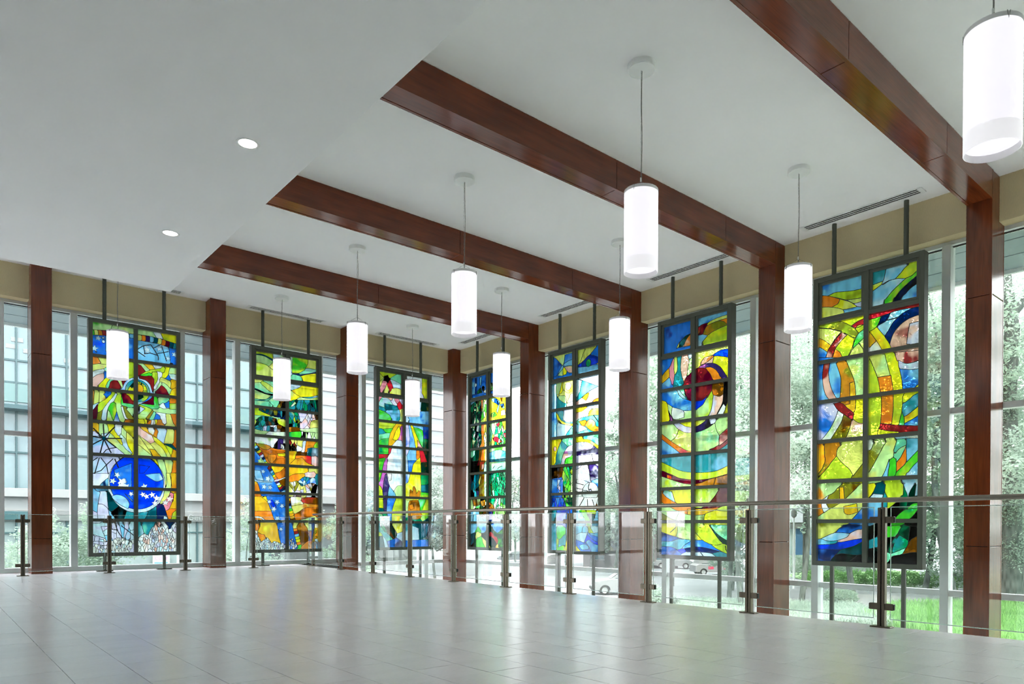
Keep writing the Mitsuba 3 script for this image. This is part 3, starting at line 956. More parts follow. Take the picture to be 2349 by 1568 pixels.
ol/pg 180,361 212,361 194,330 180,303 166,279 158,271 158,333 170,343
pg/ly 212,361 240,361 232,335 220,300 208,272 199,254 158,244 158,271 166,277 182,305
te/mg 240,361 266,361 265,347 249,340 238,327 234,337
mg/pg 265,347 262,337 251,314 241,298 238,311 238,327 249,340
or/pk 265,347 266,319 264,297 239,272 239,298 251,314 262,335
sb/te 266,361 309,359 309,337 298,332 283,317 267,300
gr/lm 309,337 309,317 287,293 275,276 264,261 257,255 226,251 239,272 267,298 283,317
sb/ws 275,274 292,293 309,308 309,249 264,251 266,267
gr/eg 221,310 239,309 239,271 228,255 216,255 218,278
sb/nv 220,310 221,294 218,278 215,254 197,255 208,276
wh/ws 204,266 214,267 212,257 199,256
pg/am -2,248 83,244 66,223 44,213 24,198 -1,190
ol/br 83,241 138,243 117,219 96,201 74,185 48,171 39,189 44,209 63,223
go/or 79,237 91,237 94,201 79,188
ly/pg 148,245 148,176 134,160 109,131 -1,127 -1,144 48,171 74,185 96,201 130,233
go/ye 92,179 130,187 134,162 109,154 94,160
or/am -1,199 24,201 24,181 31,161 11,148 -1,144
wh/ws 25,201 44,210 39,189 48,172 33,161 25,179
bl/ws 148,176 148,124 109,131 134,160
ye/lm 158,242 185,239 177,219 165,203 158,199
dt/te 185,239 211,239 208,217 203,197 163,198 177,219
ws/wh 177,214 205,211 203,201 167,203
lm/ly 211,240 259,238 259,211 251,202 240,188 222,172 216,170 215,203 209,219
sb/bl 158,201 203,201 199,177 193,157 171,124 159,122
te/mg 208,219 215,203 214,177 203,173 203,199
bk/dg 199,173 222,172 253,202 264,171 230,136 226,122 201,122
sb/ws 259,239 309,239 309,198 272,201 262,215
dg/eg 259,237 264,221 270,205 272,171 249,168 251,202 258,209
bk/dg 275,215 287,236 292,236 288,204 309,206 309,182 268,175 272,201
mg/gr 309,186 309,170 294,170 268,167 283,183
gr/eg 309,172 298,167 283,147 268,136 249,126 226,124 238,140 255,158 272,168 294,170
bk/dg 298,167 294,145 294,122 268,124 283,147
ws/wh 298,165 309,166 308,124 294,130
ly/ol -1,120 88,120 71,105 44,88 11,78 0,77
nv/bl 88,118 151,120 151,110 130,106 109,99 66,98
ws/sb 22,81 66,100 113,98 101,87 75,77 45,75
sb/te 0,77 24,81 45,74 75,77 66,67 33,64 0,62
pk/lv 75,77 101,87 113,100 134,110 151,110 151,85 120,79 84,72
cb/db 0,62 34,63 66,67 84,72 120,80 151,85 151,77 122,60 84,49 45,49 0,49
bl/nv 0,50 45,49 84,49 67,33 49,9 0,7
dg/dt 151,77 151,35 118,35 84,38 67,29 84,49 122,61
dg/bk 49,9 64,29 84,37 118,34 134,35 105,11
bk/bk 105,11 134,35 151,38 151,13
bk/dg 157,118 187,118 187,8 157,7
te/sb 165,79 187,89 187,59 165,54
gr/mg 199,118 255,118 247,106 232,90 209,87 199,83
bk/dg 199,84 232,89 220,72 211,45 199,37
dg/eg 255,118 277,118 275,84 268,63 230,38 224,48 238,76
eg/te 238,78 249,96 273,80 268,61 238,42 230,50
mg/te 268,61 257,42 230,34 216,15 201,9 201,35 232,44
bk/dg 277,118 294,118 296,94 283,86 273,74
wh/ws 294,118 308,118 308,96 298,95
br/am 308,96 308,48 283,47 257,41 268,61 279,80 296,94
bk/bk 308,48 308,11 203,9 220,15 234,34 257,41 283,47
"""}

# ---------------------------------------------------------------- the room shell
CE, SOF = 5.449, 4.72                     # ceiling, lowered ceiling
XW, YW = 10.742, 15.133                   # inner faces of the tan bulkheads
FX = 6.43                                 # edge of the upper floor
GL = -4.0                                 # street level
COLB = [3.058 + 2.99 * k for k in range(-4, 4)]      # columns of the right wall
COLA = [1.65 + 2.985 * k for k in range(-3, 3)]      # columns of the left wall
TB = 4.857                                # underside of the bulkheads
X0, Y0 = -8.5, -9.2
struct('floor', P(join([box(X0, FX, Y0, YW + .3, -.32, -.004), box(FX, 7.02, 14.32, YW + .3, -.32, -.004)]), 'grout'))
struct('floor_lower', P(box(FX - .1, XW + .4, Y0, YW + .4, GL - .2, GL + .02), 'concrete'))
struct('wall_lower', P(box(FX - .3, FX - .1, Y0, YW + .3, GL, -.32), 'plaster_white'))
struct('ceiling', P(box(X0 - .2, XW + .5, Y0 - .2, YW + .5, CE, CE + .2), 'plaster_white'))
struct('ceiling_lowered', P(cbox(X0, 3.185, Y0, 12.62, SOF, CE + .01, .006), 'plaster_white'))
struct('wall_left', P(cbox(X0, XW + .3, YW, YW + .42, TB, CE + .01, .006), 'fabric_tan'))
struct('wall_right', P(cbox(XW, XW + .42, Y0, YW + .3, TB, CE + .01, .006), 'fabric_tan'))
struct('wall_back', P(box(X0 - .2, X0, Y0, YW + .3, -.3, CE), 'wall_dark'))
struct('wall_rear', P(box(X0, XW + .4, Y0 - .2, Y0, GL, CE), 'wall_dark'))
# floor tiles: those near enough to tell apart are pieces of their own
TW, TL, TX = 0.3185, 0.655, 0.645
near, far = [], []
for i in range(-29, 20):
    xa = TX + TW * i
    for j in range(-16, 25):
        ya = 3.25 + TL * j + (0.3275 if i % 2 else 0.0)
        xb, yb = min(xa + TW, FX), min(ya + TL, YW + .3)
        xq, yq = max(xa, X0), max(ya, Y0)
        if xb - xq < .03 or yb - yq < .03: continue
        c = np.array([(xq + xb) / 2, (yq + yb) / 2, 0]) - EYE
        z = c @ _f2
        u, v = (CXP + FPX * (c @ _R) / z, CYP - FPX * (c @ _U) / z) if z > .5 else (0, 9999)
        h = FPX * .861 * .45 / z ** 2 if z > .5 else 0
        (near if (-60 < u < 2410 and v < 1600 and h > 8.2) else far).append((xq, xb, yq, yb, h))
near.sort(key=lambda t: -t[4]); far += near[300:]; near = near[:300]
def tile(t):
    e = float(rng.uniform(-.0004, .0004)); g = .0016
    return cbox(t[0] + g, t[1] - g, t[2] + g, t[3] - g, -.012, e, .0012)
for t in near: part('floor', 'tile', P(tile(t), 'tile'))
part('floor', 'tile_field', P(join([tile(t) for t in far]), 'tile'), 'matching pale grey floor tiles running on into the distance', 'stuff')

# ---------------------------------------------------------------- columns and beams
def column(k, x0, x1, y0, y1, zb, label, joint=(0.62, 3.86)):
    t = thing('timber_column', label, 'column', 'timber clad columns along the windows')
    zs = [zb] + [z for z in joint if z > zb] + [CE - .002]
    for i, (a, b) in enumerate(zip(zs, zs[1:])):
        g = .0035
        # four boards round a core, their edges proud of a recessed joint
        part(t, 'casing', P(cbox(x0, x1, y0, y1, a + (g if i else 0), b - g, .006), 'wood_vertical'))
    part(t, 'core', P(box(x0 + .02, x1 - .02, y0 + .02, y1 - .02, zb, CE - .001), 'black'), 'dark recessed joint')
    for (a, b, c, d) in ((x0 - .0025, x0 + .004, y0 - .0025, y0 + .022), (x0 - .0025, x0 + .004, y1 - .022, y1 + .0025), (x1 - .022, x1 + .0025, y0 - .0025, y0 + .004), (x0 - .0025, x0 + .022, y0 - .0025, y0 + .004)):
        part(t, 'edge_strip', P(cbox(a, b, c, d, zb, CE - .004, .001), 'wood_vertical'))
    if zb > -.5: part(t, 'skirting', P(cbox(x0 - .006, x1 + .006, y0 - .006, y1, zb, zb + .1, .003), 'wood_vertical'), 'dark reddish skirting')
    return t
nb = {0: 'column right of the rightmost stained glass panel, carrying the thickest looking beam', 1: 'column between the two rightmost stained glass panels', 2: 'column between the ammonite and red spiral eye stained glass panels',
      3: 'column between the tall tree and ammonite stained glass panels'}
for k, y in enumerate(COLB):
    if k < 4: continue
    column(k, 10.45, XW + .2, y - .145, y + .145, GL, 'reddish brown timber ' + nb[k - 4])
na = {3: 'column at the far left, left of the panel with the blue globe', 4: 'column between the blue globe and starry ribbon stained glass panels', 5: 'column between the starry ribbon and raised hand stained glass panels'}
for k, x in enumerate(COLA):
    if k < 3: continue
    column(k, x - .15, x + .15, 14.82, YW + .2, -.004 if k < 5 else GL, 'reddish brown timber ' + na[k])
column(9, 10.5, XW + .2, 14.91, YW + .2, GL, 'reddish brown timber column in the far corner where the window walls meet')
BM = {0: 'nearest timber beam, crossing the top right corner of the picture', 1: 'second timber beam from the right, crossing behind the largest whole pendant light', 2: 'third timber beam from the right, in the middle of the ceiling', 3: 'farthest timber beam, shortest looking one near the far corner'}
for k in range(4):
    y = COLB[k + 4]; y0, y1 = y - .145, y + .145; zb = 5.075
    t = thing('timber_beam', 'glossy reddish brown ' + BM[k], 'beam', 'timber ceiling beams')
    xs = [X0 + .01, 3.42, 6.4 + .25 * (k % 2), 8.85 + .2 * (k % 2), 10.449]
    for a, b in zip(xs, xs[1:]):
        part(t, 'casing', P(cbox(a + .0025, b - .0025, y0, y1, zb + .006, CE - .002, .005), 'wood_along_x'))
    for yy in (y0, y1 - .03):
        part(t, 'edge_strip', P(cbox(X0 + .01, 10.449, yy - .002, yy + .032, zb, zb + .012, .002), 'wood_along_x'))
    part(t, 'core', P(box(X0 + .01, 10.449, y0 + .02, y1 - .02, zb + .03, CE - .001), 'black'), 'dark recessed joint')

# ---------------------------------------------------------------- window walls
WG = 0.30                                 # glass plane behind the bulkhead face
def window(n, axis, a, b, zb, mull, label):
    """one bay of glazing between columns: frame members and panes as parts"""
    w = struct(f'window_{n}', None, label)
    def bx(p0, p1, d0, d1, z0, z1, c=.004):
        return cbox(p0, p1, YW + d0, YW + d1, z0, z1, c) if axis == 'x' else cbox(XW + d0, XW + d1, p0, p1, z0, z1, c)
    part(w, 'head', P(bx(a, b, WG - .09, WG + .07, 4.80, TB + .06), 'alu'))
    part(w, 'gasket', P(bx(a, b, WG - .02, WG + .02, 4.788, 4.80, .002), 'black'))
    posts = [a + .03] + mull + [b - .03]
    for i, m in enumerate(posts):
        hw = .055 if 0 < i < len(posts) - 1 else .03
        part(w, 'mullion', P(bx(m - hw, m + hw, WG - .11, WG + .08, zb, 4.81), 'alu'))
    rails = [2.495] + ([-.06] if zb < -1 else [])
    levels = [zb] + sorted(rails) + [4.80]
    for i in range(len(posts) - 1):
        p0, p1 = posts[i] + .02, posts[i + 1] - .02
        for z in rails:
            part(w, 'transom', P(bx(p0 - .01, p1 + .01, WG - .07, WG + .07, z - .042, z + .042), 'alu'))
        for z0, z1 in zip(levels, levels[1:]):
            v = np.array([[p0, 0, z0], [p1, 0, z0], [p1, 0, z1], [p0, 0, z1]], float)
            v = np.stack([v[:, 0], np.full(4, YW + WG), v[:, 2]], -1) if axis == 'x' else np.stack([np.full(4, XW + WG), v[:, 0], v[:, 2]], -1)
            part(w, 'pane', P((v, np.array([[0, 1, 2, 3]])), 'window_glass'))
    part(w, 'sill', P(bx(a, b, WG - .12, WG + .1, zb - .06, zb + .055), 'alu'))
n = 1
for k in range(len(COLA)):
    x = COLA[k]; xe = COLA[k + 1] if k + 1 < len(COLA) else 10.5
    window(n, 'x', x, xe if k + 1 < len(COLA) else XW + .33, GL if k == len(COLA) - 1 else 0.03, [x + .56, xe - .55 if k + 1 < len(COLA) else 9.98], f'tall aluminium framed window bay of the left wall'); n += 1
for k in range(len(COLB)):
    y = COLB[k]; ye = COLB[k + 1] if k + 1 < len(COLB) else YW + .3
    window(n, 'y', y, ye, GL, [y + .54, (ye if k + 1 < len(COLB) else 15.02) - .58], f'tall aluminium framed window bay of the right wall'); n += 1
struct('wall_below_windows', P(join([box(X0, 7.46, YW + .1, YW + .5, GL, .0), ]), 'concrete'))

# ---------------------------------------------------------------- linear air diffusers
def diffuser(axis, c, label):
    L, w = 1.66, .19
    t = thing('air_diffuser', label, 'air vent', 'linear air diffusers in the ceiling')
    def bx(p0, p1, d0, d1, z0, z1, m):
        d = box(p0, p1, 14.785 + d0, 14.785 + d1, z0, z1) if axis == 'x' else box(10.27 + d0, 10.27 + d1, p0, p1, z0, z1)
        return P(d, m)
    part(t, 'backing', bx(c - L / 2, c + L / 2, .012, w - .012, CE - .004, CE + .001, 'black'), 'black slots')
    for i in range(4): part(t, 'slat', bx(c - L / 2, c + L / 2, .002 + i * .0565, .002 + i * .0565 + .016, CE - .010, CE - .003, 'white_paint'))
    for s in (-1, 1): part(t, 'end_cap', bx(c + s * (L / 2) - .03, c + s * (L / 2) + .03, 0, w, CE - .014, CE - .002, 'white_paint'))
for c, l in ((4.55, 'above the rightmost stained glass panel'), (7.53, 'above the red spiral eye panel'), (10.53, 'above the ammonite panel'), (13.5, 'just right of the far corner column')):
    diffuser('y', c, 'white linear ceiling air vent with black slots ' + l)
for c, l in ((9.14, 'just left of the far corner column'), (6.1, 'above the starry ribbon panel'), (3.14, 'whose end alone shows past the lowered ceiling')):
    diffuser('x', c, 'white linear ceiling air vent with black slots ' + l)

# ---------------------------------------------------------------- pendant and recessed lights
def pendant(x, y, label, s):
    t = thing('pendant_light', label, 'pendant light', 'white cylinder pendant lights')
    R_, zb, zt = .168, 3.385, 4.20
    part(t, 'canopy', P(rings([(.001, CE), (.137, CE), (.137, CE - .05), (.131, CE - .058), (.001, CE - .06)], 40, (x, y, 0)), 'white_paint', smooth=35))
    sw = np.linspace(0, 1, 26)
    def cord(dx, dy, zz0, zz1, off=0.0):
        z = zz0 + (zz1 - zz0) * sw
        return np.stack([x + dx * np.sin(math.pi * sw) ** 2 * np.cos(5 * sw + s) + off, y + dy * np.sin(2.2 * math.pi * sw + s) * np.sin(math.pi * sw) * .9, z], -1)
    part(t, 'power_cord', P(tube(cord(.012, .010, CE - .055, zt + .02, .006), .0042, 7), 'white_cable', smooth=True))
    part(t, 'steel_cable', P(tube(np.array([[x - .008, y, CE - .055], [x - .008, y, zt + .10]]), .0014, 6), 'grey_cable', smooth=True))
    part(t, 'gripper', P(rings([(.001, zt + .13), (.007, zt + .13), (.007, zt + .09), (.001, zt + .09)], 12, (x - .006, y, 0)), 'white_paint', smooth=35))
    for a in (s, s + 2.1, s + 4.2):
        part(t, 'hanger_wire', P(tube(np.array([[x - .006, y, zt + .1], [x + (R_ - .004) * math.cos(a), y + (R_ - .004) * math.sin(a), zt - .012]]), .0016, 5), 'grey_cable'))
        part(t, 'clip', P(tube(np.array([[x + (R_ + .002) * math.cos(a + d), y + (R_ + .002) * math.sin(a + d), zt + .004 - abs(d) * 0 - q] for d, q in ((-.06, 0), (0, .05), (.06, 0))]), .0022, 5), 'grey_cable'))
    em = {'type': 'area', 'radiance': rgb((LAMP * .97, LAMP * .93, LAMP * 1.03))}
    em2 = {'type': 'area', 'radiance': rgb((LAMP * .80, LAMP * .78, LAMP * .82))}
    n_ = 48
    sh = P(rings([(R_, zb + .13), (R_, zt - .03)], n_, (x, y, 0)), 'opal', smooth=True); sh['emitter'] = em
    part(t, 'shade', sh, 'glowing white opal cylinder shade')
    lo = P(rings([(R_ - .006, zb), (R_, zb + .004), (R_, zb + .13)], n_, (x, y, 0)), 'opal', smooth=40); lo['emitter'] = em2
    part(t, 'lower_rim', lo)
    part(t, 'upper_rim', P(rings([(R_, zt - .03), (R_, zt), (R_ - .006, zt), (R_ - .006, zt - .03)], n_, (x, y, 0)), 'opal', smooth=40))
    part(t, 'inner_rim', P(rings([(R_ - .006, zb + .05), (R_ - .006, zb)], n_, (x, y, 0)), 'opal', smooth=True))
    di = P(rings([(.001, zb + .05), (R_ - .006, zb + .05)], n_, (x, y, 0)), 'opal'); di['emitter'] = em2
    part(t, 'bottom_diffuser', di, 'white opal disc closing the shade')
PL = [(5.475, 4.54, 'largest whole white cylinder pendant light, in front of the second timber beam from the right'), (5.475, 7.52, 'white cylinder pendant light hanging in front of the third timber beam from the right'),
      (5.51, 10.55, 'white cylinder pendant light hanging in front of the column left of the raised hand panel'), (5.55, 13.81, 'white cylinder pendant light hanging in front of the starry ribbon stained glass'),
      (8.59, 4.535, 'white cylinder pendant light just left of the rightmost stained glass panel'), (8.585, 7.55, 'white cylinder pendant light at the column between the ammonite and spiral eye panels'),
      (8.595, 10.57, 'white cylinder pendant light over the top right of the tall tree panel'), (8.62, 13.84, 'white cylinder pendant light over the top right of the raised hand panel'),
      (5.475, 1.53, 'very large white cylinder pendant light cut off by the top right corner'), (2.62, 13.72, 'white cylinder pendant light in front of the panel with the blue globe, leftmost of all')]
for i, (x, y, l) in enumerate(PL): pendant(x, y, l, 1.3 + 1.9 * i)
for y, l in ((7.2, 'larger looking round recessed ceiling light, nearer of the two in the lowered ceiling'), (10.07, 'smaller looking round recessed ceiling light, farther of the two in the lowered ceiling')):
    t = thing('recessed_light', l, 'ceiling light', 'recessed downlights in the lowered ceiling')
    part(t, 'trim_ring', P(rings([(.112, SOF), (.112, SOF - .004), (.098, SOF - .007), (.09, SOF - .002)], 40, (2.54, y, 0)), 'white_paint', smooth=40))
    e = P(rings([(.001, SOF - .0021), (.091, SOF - .002)], 40, (2.54, y, 0)), 'opal'); e['emitter'] = {'type': 'area', 'radiance': rgb((LAMP * 2.6, LAMP * 2.5, LAMP * 2.3))}
    part(t, 'lens', e, 'bright round lens')

# ---------------------------------------------------------------- glass railing
def rpost(x, y, axis, top, label):
    t = thing('railing_post', label, 'railing post', 'steel posts of the glass railing')
    def bx(p0, p1, d0, d1, z0, z1, c=.003): return cbox(x + d0, x + d1, y + p0, y + p1, z0, z1, c) if axis == 'y' else cbox(x + p0, x + p1, y + d0, y + d1, z0, z1, c)
    part(t, 'blade', P(bx(-.031, -.004, -.025, .025, .01, 1.033), 'steel')); part(t, 'blade', P(bx(.004, .031, -.025, .025, .01, 1.033), 'steel'))
    part(t, 'spacer', P(bx(-.005, .005, -.016, .016, .012, 1.02, .001), 'black'))
    part(t, 'base_plate', P(bx(-.085, .085, -.045, .045, 0, .012), 'steel'))
    for z in (.152, .9):
        for s in (-1, 1):
            part(t, 'glass_clamp', P(bx(min(s * .03, s * .1), max(s * .03, s * .1), -.02, .02, z, z + .055), 'steel'))
            part(t, 'clamp_gasket', P(bx(min(s * .094, s * .104), max(s * .094, s * .104), -.014, .014, z + .004, z + .051, .001), 'black'))
    if top: part(t, 'rail_stem', P(rings([(.006, 1.03), (.006, 1.09)], 10, (x, y, 0)), 'steel', smooth=True))
RX = 6.323
PB = [2.56 + 1.2763 * k for k in range(-4, 9)]
ords = ['nearest and largest', 'second nearest', 'third nearest', 'fourth nearest', 'fifth nearest', 'sixth nearest', 'seventh nearest', 'eighth nearest', 'farthest']
for k, y in enumerate(PB):
    if k < 3: continue
    rpost(RX, y, 'y', True, 'brushed steel railing post under the handrail, ' + (ords[k - 4] + ' of its row' if k >= 4 else 'just outside the right edge'))
PA = [1.33, 2.605, 3.88, 5.17, 6.44]
PAn = ['leftmost of all, left of the leftmost timber column', 'in front of the lower left of the blue globe panel', 'between the blue globe panel and the next column', 'at the lower left of the starry ribbon panel', 'where the handrail begins, by the starry ribbon panel']
for x, l in zip(PA, PAn): rpost(x, 14.37 - .012 * (x - 1.3), 'x', False, 'steel railing post without handrail, ' + l)
def guard(axis, a, b, fixed, label):
    t = thing('glass_guard', label, 'glass panel', 'clear glass panels of the railing')
    z0, z1 = .075, 1.035
    q = np.array([[a, z0], [b, z0], [b, z1], [a, z1]])
    v = np.stack([q[:, 0], np.full(4, fixed), q[:, 1]], -1) if axis == 'x' else np.stack([np.full(4, fixed), q[:, 0], q[:, 1]], -1)
    part(t, 'pane', P((v, np.array([[0, 1, 2, 3]])), 'guard_glass'))
    e = .0035
    for (p0, p1, s0, s1) in ((a, b, z1 - .002, z1 + .004), (a, b, z0 - .004, z0 + .003), (a - .003, a + .002, z0, z1), (b - .002, b + .003, z0, z1)):
        part(t, 'polished_edge', P(box(p0, p1, fixed - e, fixed + e, s0, s1) if axis == 'x' else box(fixed - e, fixed + e, p0, p1, s0, s1), 'glass_edge'))
for k in range(2, len(PB) - 1):
    guard('y', PB[k] + .07, PB[k + 1] - .07, RX, 'clear glass railing panel by the right windows, ' + ['out of frame', 'cut by the right edge of the picture', 'nearest whole one', 'second nearest whole one', 'third nearest whole one', 'fourth nearest whole one', 'fifth nearest whole one', 'sixth nearest whole one', 'seventh nearest whole one', 'farthest one of the row'][k - 2])
guard('y', PB[-1] + .07, 14.28, RX, 'clear glass railing panel at the far end of the handrail')
for i in range(4):
    guard('x', PA[i] + .07, PA[i + 1] - .07, 14.37 - .012 * (PA[i] + .6 - 1.3), 'clear glass railing panel before ' + ['the leftmost column and left half of the blue globe panel', 'the right half of the blue globe panel', 'the column left of the starry ribbon panel', 'the starry ribbon panel'][i])
guard('x', -.1, PA[0] - .07, 14.37, 'clear glass railing panel cut by the left edge of the picture')
t = thing('handrail', 'round brushed steel handrail running the whole length of the right glass railing', 'handrail')
part(t, 'rail', P(tube(np.array([[RX, -2.6, 1.098], [RX, 14.05, 1.098]]), .0212, 20), 'rail_steel', smooth=50))

# ---------------------------------------------------------------- stained glass panels
PAL = dict(ye=(232, 226, 30), ly=(222, 228, 112), lm=(184, 212, 44), ol=(132, 132, 20), go=(236, 182, 22), am=(205, 132, 18), rd=(205, 30, 45), cr=(140, 22, 34), bg=(84, 10, 22), pk=(238, 185, 170),
           sb=(118, 192, 232), bl=(24, 112, 218), db=(10, 40, 150), nv=(10, 24, 88), cb=(14, 52, 245), te=(30, 140, 158), dt=(10, 72, 88), gr=(70, 205, 48), eg=(16, 145, 88), dg=(6, 46, 30), bk=(9, 12, 12),
           wh=(236, 242, 240), lv=(206, 206, 240), pg=(186, 226, 150), mg=(120, 216, 168), ws=(190, 220, 240), br=(100, 54, 16), mv=(196, 100, 190), pu=(50, 30, 92), rs=(232, 140, 158))
PAL['or'] = (238, 130, 24)
def pack(c):
    l = np.clip(np.array(srgb(*PAL[c])) * 1.12 + .002, 0, 1); q = np.round(l * NL).astype(int)
    return float(q[0] * 4096 + q[1] * 64 + q[2])
W_, H_ = 1.565, 4.38
def smooth_pts(p, closed=True):
    """a corner-keeping Catmull-Rom curve through traced points"""
    p = np.asarray(p, float); n = len(p)
    if n < 5: return p
    corner = []
    for i in range(n):
        a, b = p[i] - p[i - 1], p[(i + 1) % n] - p[i]
        c = a @ b / (np.linalg.norm(a) * np.linalg.norm(b) + 1e-9)
        corner.append(c < .45 or (not closed and i in (0, n - 1)))
    out = []
    for i in range(n if closed else n - 1):
        j = (i + 1) % n
        p1, p2 = p[i], p[j]
        p0 = p[i - 1] if not corner[i] else p1 - (p2 - p1)
        p3 = p[(j + 1) % n] if not corner[j] else p2 + (p2 - p1)
        out.append(p1)
        if corner[i] and corner[j]: continue
        for t in (.25, .5, .75):
            out.append(.5 * (2 * p1 + (p2 - p0) * t + (2 * p0 - 5 * p1 + 4 * p2 - p3) * t * t + (3 * p1 - p0 - 3 * p2 + p3) * t ** 3))
    if not closed: out.append(p[-1])
    return np.array(out)
def ellipse(cx, cy, rx, ry, n=40): a = np.arange(n) * 2 * math.pi / n; return np.stack([cx + rx * np.cos(a), cy + ry * np.sin(a)], -1)
def polys(g): return [q for q in getattr(g, 'geoms', [g]) if q.geom_type == 'Polygon' and not q.is_empty]
def read_art(txt, rg):
    """-> painted shapes in order [(polygon, colour a, colour b)], lead lines"""
    shapes, leads = [], []
    nums = lambda t: [tuple(float(x) / 200 for x in q.split(',')) for q in t]
    for ln in txt.strip().split('\n'):
        t = ln.split(); h = t[0]
        if h in ('l', 'L'): leads.append((LineString(smooth_pts(nums(t[1:]), False)), .0034 if h == 'l' else .0065)); continue
        if h in ('o', 's'):
            a, b = t[1].split('/'); cx, cy, r = (float(x) / 200 for x in t[2:5])
            if h == 'o': g = Polygon(ellipse(cx, cy, r, float(t[5]) / 200))
            else: g = Polygon([(cx + (r * 1.25 if k % 2 == 0 else r * .55) * math.sin(k * math.pi / 5 + cx), cy + (r * 1.25 if k % 2 == 0 else r * .55) * math.cos(k * math.pi / 5 + cx)) for k in range(10)])
            shapes.append((g, a, b + ('*' if h == 's' else ''))); continue
        if h == 'b':
            w = float(t[1]) / 200; cols = [c for c in t[2:] if ',' not in c]; line = LineString(nums([c for c in t[2:] if ',' in c]))
            L = line.length; m = max(2, int(round(L / (w * .75)))); i = int(rg.integers(0, 9))
            for k in range(m):
                d = L / m; q0 = line.interpolate(k * d); q1 = line.interpolate((k + 1) * d)
                shapes.append((LineString([q0, q1]).buffer(w / 2, cap_style=2), cols[(i + k) % len(cols)], cols[(i + k) % len(cols)]))
            continue
        if h == 'v':
            m = int(t[1]); cols = [c for c in t[2:] if ',' not in c]; g = Polygon(smooth_pts(nums([c for c in t[2:] if ',' in c]))).buffer(0)
            x0, y0, x1, y1 = g.bounds; pts = []
            while len(pts) < m:
                q = Point(rg.uniform(x0, x1), rg.uniform(y0, y1))
                if g.contains(q): pts.append(q)
            an = .55
            cells = [affinity.scale(c, 1, 1 / an, origin=(0, 0)) for c in voronoi_diagram(MultiPoint([(p.x, p.y * an) for p in pts]), envelope=affinity.scale(g, 1, an, origin=(0, 0))).geoms]
            for c in cells:
                for q in polys(c.intersection(g)): shapes.append((q, *(cols[int(x)] for x in rg.integers(0, len(cols), 2))))
            continue
        a, b = h.split('/')
        shapes.append((Polygon(smooth_pts(nums(t[1:]))).buffer(0), a, b))
    return shapes, leads
